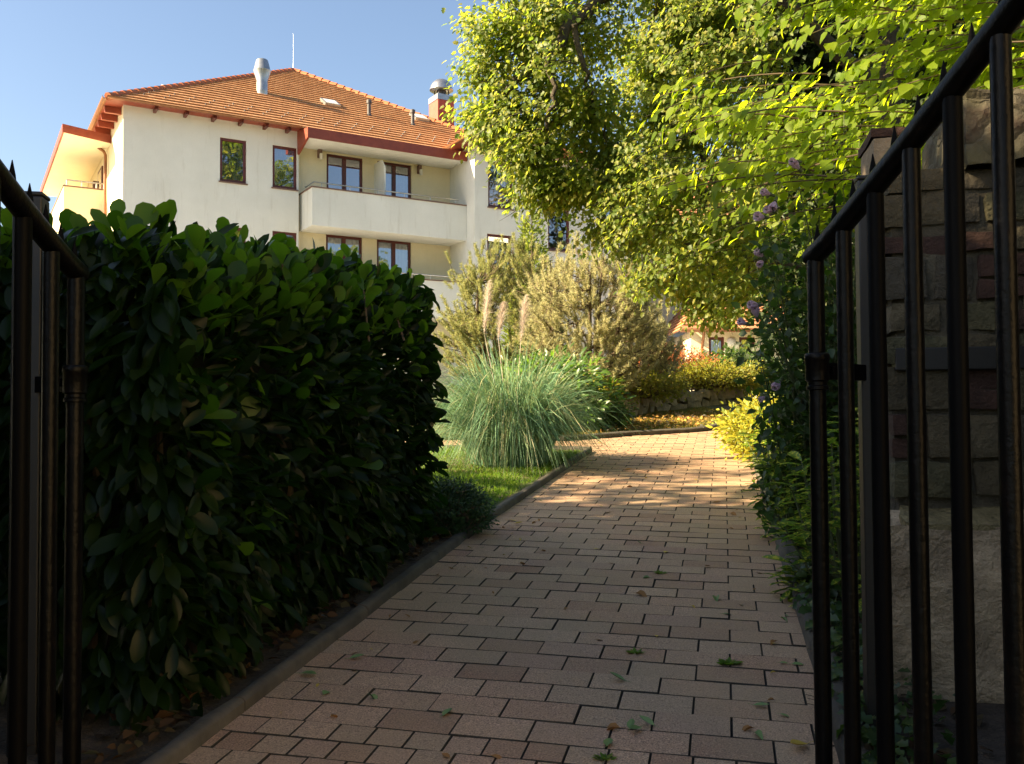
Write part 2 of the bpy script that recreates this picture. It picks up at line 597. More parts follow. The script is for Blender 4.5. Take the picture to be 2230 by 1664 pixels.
bp = t.nodes.new('ShaderNodeBump'); bp.inputs['Strength'].default_value = .04; bp.inputs['Distance'].default_value = .05
t.links.new(nz.outputs['Fac'], bp.inputs['Height']); t.links.new(bp.outputs['Normal'], gl.inputs['Normal'])
fr = t.nodes.new('ShaderNodeFresnel'); fr.inputs['IOR'].default_value = 1.9
ma = t.nodes.new('ShaderNodeMath'); ma.operation = 'ADD'; ma.inputs[1].default_value = .22
t.links.new(fr.outputs[0], ma.inputs[0])
mx = t.nodes.new('ShaderNodeMixShader')
t.links.new(ma.outputs[0], mx.inputs[0]); t.links.new(tr.outputs[0], mx.inputs[1]); t.links.new(gl.outputs[0], mx.inputs[2])
t.links.new(mx.outputs[0], t.nodes['Material Output'].inputs['Surface'])
M['glass'] = m
# roof tiles: colour per tile from UV (u = metres along the eave, v = courses)
def tile_mat(name, cols):
    m, t, b = nt(name)
    uv = t.nodes.new('ShaderNodeUVMap')
    br = t.nodes.new('ShaderNodeTexBrick')
    br.offset = .5; br.squash = 1.0
    br.inputs['Scale'].default_value = 1.0
    br.inputs['Brick Width'].default_value = .19
    br.inputs['Row Height'].default_value = 1.0
    br.inputs['Mortar Size'].default_value = .006
    br.inputs['Bias'].default_value = 0
    br.inputs['Color1'].default_value = (0, 0, 0, 1); br.inputs['Color2'].default_value = (1, 1, 1, 1)
    br.inputs['Mortar'].default_value = (0, 0, 0, 1)
    t.links.new(uv.outputs[0], br.inputs['Vector'])
    c = ramp(t, br.outputs['Color'], [(0, cols[0]), (.5, cols[1]), (1, cols[2])])
    n1 = noise_node(t, .6, 5)
    c = mixc(t, ramp(t, n1.outputs['Fac'], [(.45, (0, 0, 0)), (.7, (.5, .5, .5))]), c, cols[3])
    c = mixc(t, br.outputs['Fac'], c, (.30, .12, .04))
    t.links.new(c, b.inputs['Base Color'])
    b.inputs['Roughness'].default_value = .75
    inv = t.nodes.new('ShaderNodeMath'); inv.operation = 'SUBTRACT'; inv.inputs[0].default_value = 1
    t.links.new(br.outputs['Fac'], inv.inputs[1])
    bump(t, b, inv.outputs[0], .5, .02)
    return m
M['tiles'] = tile_mat('roof_tiles', ((.47, .24, .11), (.54, .285, .13), (.58, .325, .16), (.40, .20, .09)))
M['ridge'] = surf('ridge_tile', (.36, .10, .035), (.48, .16, .06), 4, .75)

bld = thing('apartment_building', 'large cream apartment house with orange tiled hip roof and white walled balconies', 'building', A, YW)

def panel(mb, u0, u1, z0, z1, y, holes=(), reveal=.13):
    """wall panel facing -y with holes, and the reveals of the holes"""
    us = sorted({u0, u1, *[h[0] for h in holes], *[h[1] for h in holes]})
    zs = sorted({z0, z1, *[h[2] for h in holes], *[h[3] for h in holes]})
    for a, b2 in zip(us[:-1], us[1:]):
        for c2, d in zip(zs[:-1], zs[1:]):
            mu, mz = (a + b2) / 2, (c2 + d) / 2
            if any(h[0] < mu < h[1] and h[2] < mz < h[3] for h in holes):
                continue
            mb.quad((a, y, c2), (b2, y, c2), (b2, y, d), (a, y, d))
    for h in holes:
        a, b2, c2, d = h
        y2 = y + reveal
        mb.quad((a, y, c2), (a, y, d), (a, y2, d), (a, y2, c2))
        mb.quad((b2, y, d), (b2, y, c2), (b2, y2, c2), (b2, y2, d))
        mb.quad((a, y, d), (b2, y, d), (b2, y2, d), (a, y2, d))
        mb.quad((b2, y, c2), (a, y, c2), (a, y2, c2), (b2, y2, c2))
zl = lambda z: z - ZB
W0 = [(2.89, 3.73, 8.53, 9.94), (4.59, 5.41, 8.53, 9.94), (2.89, 3.73, 5.66, 7.08), (4.59, 5.41, 5.66, 7.08)]
D0 = [(6.55, 7.87, 7.35, 10.0), (8.42, 9.74, 7.35, 10.0), (6.53, 7.85, 4.6, 7.2), (8.40, 9.72, 4.6, 7.2)]
W1 = [(11.85, 12.87, 8.37, 10.0), (11.80, 12.82, 5.75, 7.40), (14.38, 15.35, 7.05, 8.66), (16.6, 17.4, 8.4, 10.0)]
ll = lambda H: [(a, b2, zl(c2), zl(d)) for a, b2, c2, d in H]
TOP = zl(10.62)
w = MB()
panel(w, 0, 5.47, 0, TOP, 0, ll(W0))
w.quad((5.47, 0, 0), (5.47, .3, 0), (5.47, .3, TOP), (5.47, 0, TOP))
panel(w, 11.3, 18.5, 0, TOP, -1.6, ll(W1))
w.quad((11.3, .3, 0), (11.3, -1.6, 0), (11.3, -1.6, TOP), (11.3, .3, TOP))
w.quad((18.5, -1.6, 0), (18.5, 15.2, 0), (18.5, 15.2, TOP), (18.5, -1.6, TOP))
w.quad((18.5, 15.2, 0), (0, 15.2, 0), (0, 15.2, TOP), (18.5, 15.2, TOP))
w.build('wall', M['stucco'], bld)
w = MB(); panel(w, 5.47, 11.3, 0, TOP + .3, .3, ll(D0)); w.build('recess_wall', M['cream'], bld)
w = MB(); w.quad((0, 15.2, 0), (0, 0, 0), (0, 0, TOP), (0, 15.2, TOP)); w.build('end_wall', M['cream'], bld)
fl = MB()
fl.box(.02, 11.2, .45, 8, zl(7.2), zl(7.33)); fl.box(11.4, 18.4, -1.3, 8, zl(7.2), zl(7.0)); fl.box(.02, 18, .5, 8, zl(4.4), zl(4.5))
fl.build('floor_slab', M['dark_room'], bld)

def window(h, y, kind, name='window', curtain=1.0):
    a, b2, c2, d = h[0], h[1], zl(h[2]), zl(h[3])
    y0, y1, f = y + .05, y + .12, .085
    fr = MB()
    fr.box(a, b2, y0, y1, d - f, d); fr.box(a, b2, y0, y1, c2, c2 + f)
    fr.box(a, a + f, y0, y1, c2 + f, d - f); fr.box(b2 - f, b2, y0, y1, c2 + f, d - f)
    panes = [(a + f, b2 - f)]
    if kind == 'door':
        mid = (a + b2) / 2
        fr.box(mid - .07, mid + .07, y0 - .006, y1, c2 + f, d - f)
        panes = [(a + f, mid - .07), (mid + .07, b2 - f)]
    o = fr.build(name, M['wood_red'], bld, bevel=.008)
    for p0, p1 in panes:
        g = MB(); g.quad((p0, y + .09, c2 + f), (p1, y + .09, c2 + f), (p1, y + .09, d - f), (p0, y + .09, d - f))
        g.build('pane', M['glass'], o)
    if curtain:
        cu = MB()
        n = 28
        zt = d - f * .6
        zb = c2 + (d - c2) * (1 - curtain)
        pts = [(a + f * .5 + (b2 - a - f) * i / n, y + .22 + .03 * math.sin(i * 2.1) + .012 * math.sin(i * 5.3)) for i in range(n + 1)]
        for i in range(n):
            cu.quad((*pts[i], zb), (*pts[i + 1], zb), (*pts[i + 1], zt), (*pts[i], zt))
        cu.build('curtain', M['curtain'], o)
    if kind != 'door':
        s = MB(); s.box(a - .04, b2 + .04, y - .05, y + .05, c2 - .05, c2 - .012)
        s.build('sill', M['cap'], o)
    return o
for i, h in enumerate(W0): window(h, 0, 'w', curtain=1.0)
for i, h in enumerate(D0): window(h, .3, 'door', 'balcony_door', curtain=(0, 1.0, 1.0, 1.0)[i] if i else .0)
for i, h in enumerate(W1): window(h, -1.6, 'w', curtain=(.35, .0, .0, 1)[i])

def balcony(z0, z1, u0=5.6, u1=11.29, yf=-1.0, yb=.29, rail=True):
    o = MB()
    tk = .16
    o.box(u0, u1, yf, yf + tk, zl(z0), zl(z1) - .04)
    o.box(u0, u0 + tk, yf + tk, yb, zl(z0), zl(z1) - .04)
    o.box(u0 + tk, u1, yf + tk, yb, zl(z0), zl(z0) + .18)
    r = o.build('balcony', M['stucco'], bld)
    c_ = MB(); c_.box(u0 - .03, u1, yf - .03, yf + tk + .02, zl(z1) - .04, zl(z1)); c_.box(u0 - .03, u0 + tk + .02, yf + tk + .02, yb, zl(z1) - .04, zl(z1))
    c_.build('parapet_cap', M['cap'], r)
    if rail:
        q = MB()
        zr = zl(z1) + .16
        q.tube([(u0 + .08, yb - .35, zr - .0), (u0 + .08, yf + .08, zr), (u1 - .25, yf + .08, zr)], .022, 8)
        for k in range(6):
            uu = u0 + .35 + k * (u1 - u0 - .75) / 5
            q.tube([(uu, yf + .08, zl(z1) - .01), (uu, yf + .08, zr)], .016, 6)
        q.build('railing', M['steel'], r, smooth=True)
    return r
balcony(7.19, 8.47)
balcony(4.40, 5.70)
dv = MB(); dv.prism([(8.3, .3, zl(7.4)), (8.3, -.62, zl(7.4)), (8.3, -.62, zl(9.55)), (8.3, -.35, zl(9.85)), (8.3, .3, zl(9.85))], (.05, 0, 0))
dv.build('balcony_divider', M['stucco'], bld)
for u_, z_ in ((6.28, 9.78), (10.02, 9.72)):
    q = MB(); q.box(u_ - .07, u_ + .07, .14, .298, z_ - ZB + .0, z_ - ZB + .3)
    L = q.build('wall_lamp', M['cap'], bld, bevel=.02)
    q = MB(); q.lathe([(.055, 0), (.06, .14), (.05, .2)], 10, (u_, .08, z_ - ZB - .08)); q.build('lamp_shade', M['lamp_glass'], L, smooth=True)
# canopy over the balcony
cn = MB(); cn.box(5.5, 11.28, -1.02, .29, zl(10.06), zl(10.3)); cn.build('canopy', M['stucco'], bld)
cn = MB(); cn.box(5.42, 11.28, -1.10, -1.025, zl(10.03), zl(10.36))
cn.prism([(5.42, -1.025, zl(10.03)), (5.42, -1.025, zl(10.36)), (5.42, .0 - .003, zl(10.5)), (5.42, -.003, zl(9.72))], (.075, 0, 0))
cn.build('fascia_board', M['fascia'], bld)
# roof
K, ZE = .61, zl(10.5)
def slope_rows(mb, E0, E1, P0, P1, rows, thick=.06):
    """stepped courses from the eave E0-E1 up to P0-P1 (E0->E1 seen left to right from outside)"""
    E0, E1, P0, P1 = map(Vector, (E0, E1, P0, P1))
    nrmv = (E1 - E0).cross(P0 - E0)
    if nrmv.length < 1e-6: nrmv = (E1 - E0).cross(P1 - E1)
    nrmv.normalize()
    ax = (E1 - E0).normalized()
    for i in range(rows):
        a, b2 = i / rows, (i + 1) / rows
        l0, r0, l1, r1 = E0.lerp(P0, a), E1.lerp(P1, a), E0.lerp(P0, b2), E1.lerp(P1, b2)
        up = nrmv * thick
        n = len(mb.v)
        mb.v += [tuple(l0 + up), tuple(r0 + up), tuple(r1 + nrmv * .004), tuple(l1 + nrmv * .004), tuple(l0), tuple(r0)]
        for f, vv in (((0, 1, 2, 3), (i + .02, i + .02, i + .98, i + .98)), ((4, 5, 1, 0), (i + .1,) * 4)):
            mb.uv[len(mb.f)] = [((Vector(mb.v[n + q]) - E0).dot(ax), y_) for q, y_ in zip(f, vv)]
            mb.f.append(tuple(n + q for q in f))
PK = (7.7, 7.7, ZE + 8.2 * K)
EA, EB, EC, ED = (-.5, -.5, ZE), (15.9, -.5, ZE), (15.9, 15.9, ZE), (-.5, 15.9, ZE)
r = MB()
slope_rows(r, EA, EB, PK, PK, 28)
slope_rows(r, EB, EC, PK, PK, 30)
slope_rows(r, EC, ED, PK, PK, 30)
slope_rows(r, ED, EA, PK, PK, 30)
# wing
WA, WB_, WR = (10.7, -2.2, ZE), (19.1, -2.2, ZE), 14.9
WP0 = (14.9, 2.0, ZE + 4.2 * .42); WP1 = (14.9, 9.0, ZE + 4.2 * .42)
slope_rows(r, WA, WB_, WP0, WP0, 15)
slope_rows(r, (10.7, 9, ZE), WA, WP1, WP0, 15)
slope_rows(r, WB_, (19.1, 9, ZE), WP0, WP1, 15)
roof = r.build('roof', M['tiles'], bld)
sf = MB(); sf.quad(EA, ED, EC, EB); sf.quad((10.7, -2.2, ZE - .01), (10.7, 0, ZE - .01), (19.1, 0, ZE - .01), (19.1, -2.2, ZE - .01))
sf.build('soffit', M['fascia'], bld)
def ridge(mb, a, b2, rad=.11, step=.36):
    a, b2 = Vector(a), Vector(b2)
    n = int((b2 - a).length / step)
    for i in range(n):
        p, q = a.lerp(b2, i / n), a.lerp(b2, (i + 1.12) / n)
        mb.tube([p + Vector((0, 0, .02)), q + Vector((0, 0, .005))], [rad * 1.1, rad * .88], 8)
rg = MB()
for e in (EA, EB, ED): ridge(rg, e, PK)
ridge(rg, WA, WP0)
rg.build('ridge_tiles', M['ridge'], roof, smooth=True)
def roofz(y): return ZE + (y + .5) * K
rs = random.Random(5)
for row, yy in enumerate((.2, .5, .8)):
    for k in range(22):
        uu = .6 + k * .62 + row * .2
        if uu < 13 - yy:
            sg = MB(); sg.box(uu, uu + .025, yy - .07, yy + .02, roofz(yy) + .0, roofz(yy) + .075)
            sg.build('snow_guard', M['dark_pipe'], roof)  # dark colour stands in for the guards' small shadows
def skylight(u_, y_, w_, l_):
    n = Vector((0, -K, 1)).normalized(); d = Vector((0, 1, K)).normalized()
    c0 = Vector((u_, y_, roofz(y_)))
    a = [c0 + Vector((w_, 0, 0)) * i + d * (l_ * j) for i, j in ((0, 0), (1, 0), (1, 1), (0, 1))]
    s = MB(); s.prism([tuple(p) for p in a], n * .14); o = s.build('skylight', M['zinc'], roof)
    g = MB(); a2 = [c0 + Vector((w_ * i, 0, 0)) + d * (l_ * j) + n * .145 for i, j in ((.1, .1), (.9, .1), (.9, .9), (.1, .9))]
    g.quad(*[tuple(p) for p in a2]); g.build('skylight_pane', M['lamp_glass'], o)
skylight(7.35, 2.75, .6, .7); skylight(11.1, 2.9, .6, .7)
# gutters, rafters
gt = MB()
def gutter(mb, a, b2, out):
    a, b2, out = Vector(a), Vector(b2), Vector(out)
    R_ = .075
    n = 8
    k = len(mb.v)
    for p in (a, b2):
        for i in range(n + 1):
            th_ = math.pi * i / n
            mb.v.append(tuple(p + out * (R_ * (1 - math.cos(th_))) + Vector((0, 0, -R_ * math.sin(th_)))))
        for i in range(n, -1, -1):
            th_ = math.pi * i / n
            mb.v.append(tuple(p + out * (R_ * 1 - (R_ - .01) * math.cos(th_) ) * 1 + Vector((0, 0, -(R_ - .01) * math.sin(th_)))) if False else tuple(p + out * (R_ - (R_ - .012) * math.cos(th_)) + Vector((0, 0, -(R_ - .012) * math.sin(th_)))))
    m_ = 2 * (n + 1)
    for i in range(m_):
        mb.f.append((k + i, k + (i + 1) % m_, k + m_ + (i + 1) % m_, k + m_ + i))
gutter(gt, (-.52, -.5, ZE + .02), (5.4, -.5, ZE + .02), (0, -1, 0))
gutter(gt, (-.5, 4.2, ZE + .02), (-.5, -.52, ZE + .02), (-1, 0, 0))
gt.build('gutter', M['copper'], bld, smooth=True); gt = MB()
gutter(gt, (10.7, .3, ZE + .02), (10.7, -2.2, ZE + .02), (-1, 0, 0))
gutter(gt, (10.7, -2.2, ZE + .02), (18.9, -2.2, ZE + .02), (0, -1, 0))
gt.build('gutter', M['copper'], bld, smooth=True)
for uu in (.85, 1.75, 2.6, 3.45, 4.25, 5.0):
    q = MB(); q.box(uu, uu + .09, -.42, -.004, ZE - .12, ZE - .012); q.build('rafter_tail', M['wood_red'], bld)
for yy in (.35, 1.15, 1.95, 2.75, 3.5):
    q = MB(); q.box(-.47, -.004, yy, yy + .12, ZE - .2, ZE - .012); q.build('rafter_tail', M['fascia'], bld)
dp = MB(); dp.tube([(-.57, 3.9, ZE - .04), (-.55, 3.9, ZE - .2), (-.14, 3.35, ZE - .62), (-.09, 3.3, ZE - .75), (-.09, 3.3, 0)], .05, 10)
dp.build('downpipe', M['copper'], bld, smooth=True)
# balcony and canopy of the end wall
q = MB(); q.prism([(-1.45, 2.1, zl(10.0)), (-.005, 2.65, zl(10.0)), (-.005, 11.8, zl(10.0)), (-1.45, 11.8, zl(10.0))], (0, 0, .2)); q.build('canopy', M['cream'], bld)
q = MB(); q.prism([(-1.5, 2.03, zl(9.98)), (-.005, 2.60, zl(9.98)), (-.005, 2.645, zl(9.98)), (-1.45, 2.095, zl(9.98)), (-1.455, 11.8, zl(9.98)), (-1.5, 11.8, zl(9.98))], (0, 0, .26)); q.build('fascia_board', M['fascia'], bld)
q = MB(); q.box(-1.3, -.005, 3.8, 3.95, zl(7.2), zl(8.66)); q.box(-1.3, -1.15, 3.95, 10, zl(7.2), zl(8.66)); q.box(-1.15, -.005, 3.95, 10, zl(7.2), zl(7.35))
eb = q.build('balcony', M['cream'], bld)
q = MB(); q.box(-1.33, -.005, 3.77, 3.97, zl(8.66), zl(8.70)); q.box(-1.33, -1.13, 3.97, 10, zl(8.66), zl(8.70)); q.build('parapet_cap', M['cap'], eb)
q = MB(); q.tube([(-.05, 3.87, zl(8.9)), (-1.2, 3.87, zl(8.9)), (-1.2, 9.8, zl(8.9))], .025, 8)
for uu in (-1.2, -.75, -.3): q.tube([(uu, 3.87, zl(8.69)), (uu, 3.87, zl(8.9))], .02, 6)
q.build('railing', M['steel'], eb, smooth=True)
q = MB(); q.box(-.05, -.004, 4.6, 5.7, zl(7.35), zl(9.7)); o = q.build('balcony_door', M['wood_red'], bld)
q = MB(); q.quad((-.055, 5.6, zl(7.5)), (-.055, 4.7, zl(7.5)), (-.055, 4.7, zl(9.6)), (-.055, 5.6, zl(9.6))); q.build('pane', M['glass'], o)
q = MB(); q.box(-.16, -.004, 6.1, 6.24, zl(9.1), zl(9.5)); q.build('wall_lamp', M['cap'], bld, bevel=.02)
# roof furniture
vx, vy = 5.08, 3.02
vz = roofz(vy)
q = MB(); q.lathe([(.2, -.25), (.2, .06), (.205, .08), (.2, .1), (.2, .38), (.185, .42), (.31, .80), (.315, .83), (.30, .85), (.215, 1.2), (.19, 1.23), (.17, 1.1)], 20, (vx, vy, vz))
q.build('vent_cowl', M['zinc'], roof, smooth=True)
for pxx, pyy, hh in ((8.98, 2.45, .62), (10.65, 2.15, .62)):
    zz_ = roofz(pyy)
    q = MB(); q.lathe([(.1, -.15), (.1, .04), (.07, .07), (.07, hh - .16), (.1, hh - .15), (.1, hh - .03), (.06, hh)], 12, (pxx, pyy, zz_)); q.build('vent_pipe', M['dark_pipe'], roof, smooth=True)
q = MB(); q.lathe([(.14, -.4), (.14, .16), (.19, .2), (.15, .3), (.05, .34)], 12, (1.75, 3.0, ZE + 2.25 * K + .15)); q.build('vent_pipe', M['zinc'], roof, smooth=True)
cx0, cx1, cy0, cy1 = 12.65, 13.4, 4.0, 4.85
ctop = zl(14.05)
q = MB(); q.box(cx0, cx1, cy0, cy1, ZE + .5, ctop)
for k in range(1, 5): q.box(cx0 + k * .15 - .006, cx0 + k * .15 + .006, cy0 - .012, cy0 - .001, ZE + .5, ctop - .01)
ch = q.build('chimney', M['chimney'], roof)
q = MB(); q.box(cx0 - .02, cx1 + .02, cy0 - .02, cy1 + .02, ctop + .002, ctop + .24); q.build('metal_collar', M['zinc'], ch)
ccx, ccy = (cx0 + cx1) / 2, (cy0 + cy1) / 2
q = MB()
for sx in (-.22, 0, .22):
    for sy in (-.22, .22): q.box(ccx + sx - .02, ccx + sx + .02, ccy + sy - .02, ccy + sy + .02, ctop + .24, ctop + .56)
q.lathe([(.2, 0), (.2, .3)], 14, (ccx, ccy, ctop + .24)); q.build('flue', M['dark_pipe'], ch)
q = MB(); q.lathe([(.45, 0), (.50, .03), (.50, .07), (.48, .11), (.45, .22), (.38, .34), (.27, .44), (.13, .50), (.03, .52)], 22, (ccx, ccy, ctop + .50)); q.build('dome_cap', M['steel'], ch, smooth=True)
q = MB(); q.tube([(7.7, 7.7, PK[2]), (7.7, 7.7, PK[2] + .35), (7.7, 7.7, PK[2] + 1.6)], [.012, .004, .002], 6); q.build('lightning_rod', M['zinc'], roof)
# ------------------------------------------------------------------ annex and rear house at the end of the path
def up_wall(name, label, cat, Y, px0, px1, z1, depth, mat, holes):
    x0, x1 = at(px0, 800, Y).x, at(px1, 800, Y).x
    zb = gz(0, Y)
    o = thing(name, label, cat, (x0, Y, zb - .3))
    q = MB()
    hh = [(at(a, 700, Y).x - x0, at(b2, 700, Y).x - x0, at(a, d, Y).z - zb + .3, at(a, c2, Y).z - zb + .3) for a, b2, c2, d in holes]
    W, H = x1 - x0, z1 - zb + .3
    panel(q, 0, W, 0, H, 0, hh, .18)
    q.quad((0, depth, 0), (0, 0, 0), (0, 0, H), (0, depth, H)); q.quad((W, 0, 0), (W, depth, 0), (W, depth, H), (W, 0, H)); q.quad((W, depth, 0), (0, depth, 0), (0, depth, H), (W, depth, H))
    q.build('wall', mat, o)
    for a, b2, c2, d in hh:
        f = .09
        q = MB(); q.box(a, b2, .08, .15, d - f, d); q.box(a, b2, .08, .15, c2, c2 + f); q.box(a, a + f, .08, .15, c2 + f, d - f); q.box(b2 - f, b2, .08, .15, c2 + f, d - f)
        wn_ = q.build('window', M['wood_red'], o)
        q = MB(); q.quad((a + f, .12, c2 + f), (b2 - f, .12, c2 + f), (b2 - f, .12, d - f), (a + f, .12, d - f)); q.build('pane', M['glass'], wn_)
        q = MB(); n = 16
        pts = [(a + f * .5 + (b2 - a - f) * i / n, .3 + .03 * math.sin(i * 2.3)) for i in range(n + 1)]
        for i in range(n): q.quad((*pts[i], c2), (*pts[i + 1], c2), (*pts[i + 1], d), (*pts[i], d))
        q.build('curtain', M['curtain'], wn_)
    return o, W, H
M['tiles_old'] = tile_mat('old_roof_tiles', ((.34, .15, .07), (.46, .22, .11), (.54, .28, .15), (.28, .15, .08)))
ax_, W, H = up_wall('annex_house', 'low cream house with curtained windows and tiled roof at the end of the path', 'house', 32, 1505, 1790, at(1570, 722, 32).z + .02, 6, M['cream'],
                    [(1543, 1577, 734, 775), (1609, 1644, 734, 775), (1690, 1725, 734, 775)])
q = MB(); slope_rows(q, (-.4, -.5, H), (W + .4, -.5, H), (1.5, 4, H + 2.4), (W - 1.5, 4, H + 2.4), 14)
slope_rows(q, (-.4, 7, H), (-.4, -.5, H), (1.5, 4, H + 2.4), (1.5, 4, H + 2.4), 14)
q.build('roof', M['tiles_old'], ax_)
q = MB(); q.tube([(-.45, -.57, H - .02), (W + .4, -.57, H - .02)], .07, 8); q.build('gutter', M['copper'], ax_, smooth=True)
q = MB(); q.tube([(.35, -.57, H - .05), (.35, -.5, H - .2), (.38, -.06, H - .6), (.38, -.06, 0)], .05, 8); q.build('downpipe', M['copper'], ax_, smooth=True)
lx = at(1592, 742, 32).x - ax_.location.x; lz = at(1592, 745, 32).z - ax_.location.z
q = MB(); q.lathe([(.17, 0), (.17, .03), (.14, .08), (.08, .11), (.01, .12)], 18)
o = q.build('wall_lamp', M['lamp_glass'], ax_, smooth=True); o.rotation_euler = (math.radians(90), 0, 0); o.location = (lx, -.002, lz)
rh, W, H = up_wall('rear_house', 'tall peach coloured house with steep tiled roof behind the big maple', 'house', 40, 1190, 1800, at(1500, 500, 40).z, 9, M['beige'], [])
q = MB(); slope_rows(q, (-.5, -.6, H), (W + .5, -.6, H), (4.3, 4.5, H + 3.6), (W - 4.5, 4.5, H + 3.6), 22)
slope_rows(q, (-.5, 9.6, H), (-.5, -.6, H), (4.3, 4.5, H + 3.6), (4.3, 4.5, H + 3.6), 22)
slope_rows(q, (W + .5, -.6, H), (W + .5, 9.6, H), (W - 4.5, 4.5, H + 3.6), (W - 4.5, 4.5, H + 3.6), 22)
rr = q.build('roof', M['tiles_old'], rh)
bz = at(1480, 728, 40).z - rh.location.z
q = MB(); q.box(0, W, -.06, -.003, bz - .12, bz); q.build('string_course', M['stucco'], rh)
sx = at(1455, 430, 42).x - rh.location.x
q = MB(); q.prism([(sx - .9, 1.2, H + 1.35), (sx + .5, 1.2, H + 1.35), (sx + .5, 1.9, H + 2.05), (sx - .9, 1.9, H + 2.05)], (0, -.12, .15)); q.build('skylight', M['zinc'], rr)

# ------------------------------------------------------------------ gate leaves and posts
def gate(name, label, org, ang, rise, z_tube, collar_z, mirror, nb, step, group, post_vec):
    g = thing(name, label, 'gate', org, ang, group)
    zg = org[2]
    rel = lambda z: z - zg
    topz = lambda s: rel(z_tube) + rise[0] * s + rise[1] * s * s
    q = MB(); q.tube([(0, 0, -.05), (0, 0, topz(0) - .004)], .0205, 16); q.build('end_tube', M['iron_worn'], g, smooth=True)
    Ln = step * (nb + .4)
    pts = [(Ln * k / 18, 0, topz(Ln * k / 18)) for k in range(19)]
    pts[0] = (-.018, 0, topz(0))
    q = MB(); q.tube(pts, .0255, 14, squash=1.0); q.build('top_rail', M['iron_worn'], g, smooth=True)
    for k in range(1, nb + 1):
        q = MB(); q.tube([(k * step, 0, .03 - SL * 0), (k * step, 0, topz(k * step))], .0182, 12); q.build('bar', M['iron_worn'] if k % 2 else M['iron'], g, smooth=True)
    n = int(Ln / .083)
    for k in range(n + 1):
        s = .012 + k * .083
        zt = topz(s) + .012
        q = MB(); q.lathe([(.0085, 0), (.0095, .012), (.0075, .03), (.001, .062)], 8, (s, 0, zt)); q.build('spike', M['iron'], g)
    cz = rel(collar_z)
    q = MB(); q.lathe([(.0215, -.05), (.027, -.048), (.027, -.041), (.0235, -.038), (.0235, -.030), (.0285, -.026), (.0285, .022), (.030, .024), (.030, .036), (.027, .040), (.0215, .041)], 18, (0, 0, cz))
    hc = q.build('hinge_collar', M['iron_worn'], g, smooth=True)
    a = Vector(post_vec)
    a = Vector((a.x * math.cos(-ang) - a.y * math.sin(-ang), a.x * math.sin(-ang) + a.y * math.cos(-ang)))
    d = a.normalized()
    q = MB(); q.bar((d.x * .02, d.y * .02, cz - .002), (a.x, a.y, cz - .002), .012, .042); q.bar((d.x * .05, d.y * .05, cz + .0), (d.x * .06, d.y * .06, cz), .03, .02)
    q.build('hinge_strap', M['iron'], g, bevel=.002)
    return g
RG = (.7485, 2.25, gz(0, 2.25)); LG = (-1.0716, 2.2515, gz(0, 2.25))
RP, LP = (.945, 2.422), (-1.259, 2.394)
gate('gate_leaf', 'black iron gate leaf with spikes on the right, in front of the stone wall', RG, math.atan2(-.152, .0261), (.40, .06), 1.05 + .378, 1.05 + .0995, 1, 7, .1334, 'iron gate leaves', (RP[0] - RG[0], RP[1] - RG[1]))
gate('gate_leaf', 'black iron gate leaf with spikes on the left, in front of the laurel hedge', LG, math.atan2(-.152, .012), (.30, .07), 1.05 + .350, 1.05 + .081, -1, 7, .145, 'iron gate leaves', (LP[0] - LG[0], LP[1] - LG[1]))
def post(label, x, y, ztop, w, ang):
    z0 = gz(x, y) - .05
    o = thing('gate_post', label, 'post', (x, y, z0), ang, 'square gate posts')
    q = MB(); q.box(-w / 2, w / 2, -w / 2, w / 2, 0, ztop - z0 - .012); q.build('shaft', M['post'], o, bevel=.004)
    q = MB(); q.box(-w / 2 - .002, w / 2 + .002, -w / 2 - .002, w / 2 + .002, ztop - z0 - .0115, ztop - z0); q.build('cap', M['post'], o, bevel=.004)
post('square dark iron gate post beside the right gate leaf and the stone wall', RP[0], RP[1], 1.668, .054, math.radians(-9))
post('square dark iron gate post beside the left gate leaf and the hedge', LP[0], LP[1], 1.631, .071, math.radians(12))

# ------------------------------------------------------------------ old stone wall
m, t, b = nt('rubble')
tc = t.nodes.new('ShaderNodeTexCoord')
nz = noise_node(t, 5, 4, .6)
vm = t.nodes.new('ShaderNodeVectorMath'); vm.operation = 'MULTIPLY_ADD'
vm.inputs[1].default_value = (.12, .12, .12)
t.links.new(nz.outputs['Color'], vm.inputs[0]); t.links.new(tc.outputs['Object'], vm.inputs[2])
mp = t.nodes.new('ShaderNodeMapping'); mp.inputs['Scale'].default_value = (4.2, 4.2, 7.5)
t.links.new(vm.outputs[0], mp.inputs['Vector'])
vo = t.nodes.new('ShaderNodeTexVoronoi'); vo.inputs['Scale'].default_value = 1
t.links.new(mp.outputs[0], vo.inputs['Vector'])
ve = t.nodes.new('ShaderNodeTexVoronoi'); ve.feature = 'DISTANCE_TO_EDGE'; ve.inputs['Scale'].default_value = 1
t.links.new(mp.outputs[0], ve.inputs['Vector'])
sepc = t.nodes.new('ShaderNodeSeparateColor'); t.links.new(vo.outputs['Color'], sepc.inputs[0])
stone = ramp(t, sepc.outputs[0], [(.0, (.065, .056, .036)), (.3, (.04, .035, .024)), (.5, (.075, .066, .042)), (.64, (.05, .022, .014)), (.8, (.042, .018, .012)), (.92, (.06, .053, .035))])
edge = ramp(t, ve.outputs['Distance'], [(.03, (1, 1, 1)), (.14, (0, 0, 0))])
gr = noise_node(t, 40, 5, .7)
c = mixc(t, edge, stone, (.055, .048, .032))
c = mixc(t, ramp(t, gr.outputs['Fac'], [(.35, (.7, .7, .7)), (.6, (0, 0, 0))]), c, (.09, .08, .055))
ms = noise_node(t, 1.7, 4, .6)
c = mixc(t, ramp(t, ms.outputs['Fac'], [(.48, (0, 0, 0)), (.66, (.75, .75, .75))]), c, (.09, .085, .028))
t.links.new(c, b.inputs['Base Color'])
b.inputs['Roughness'].default_value = .95
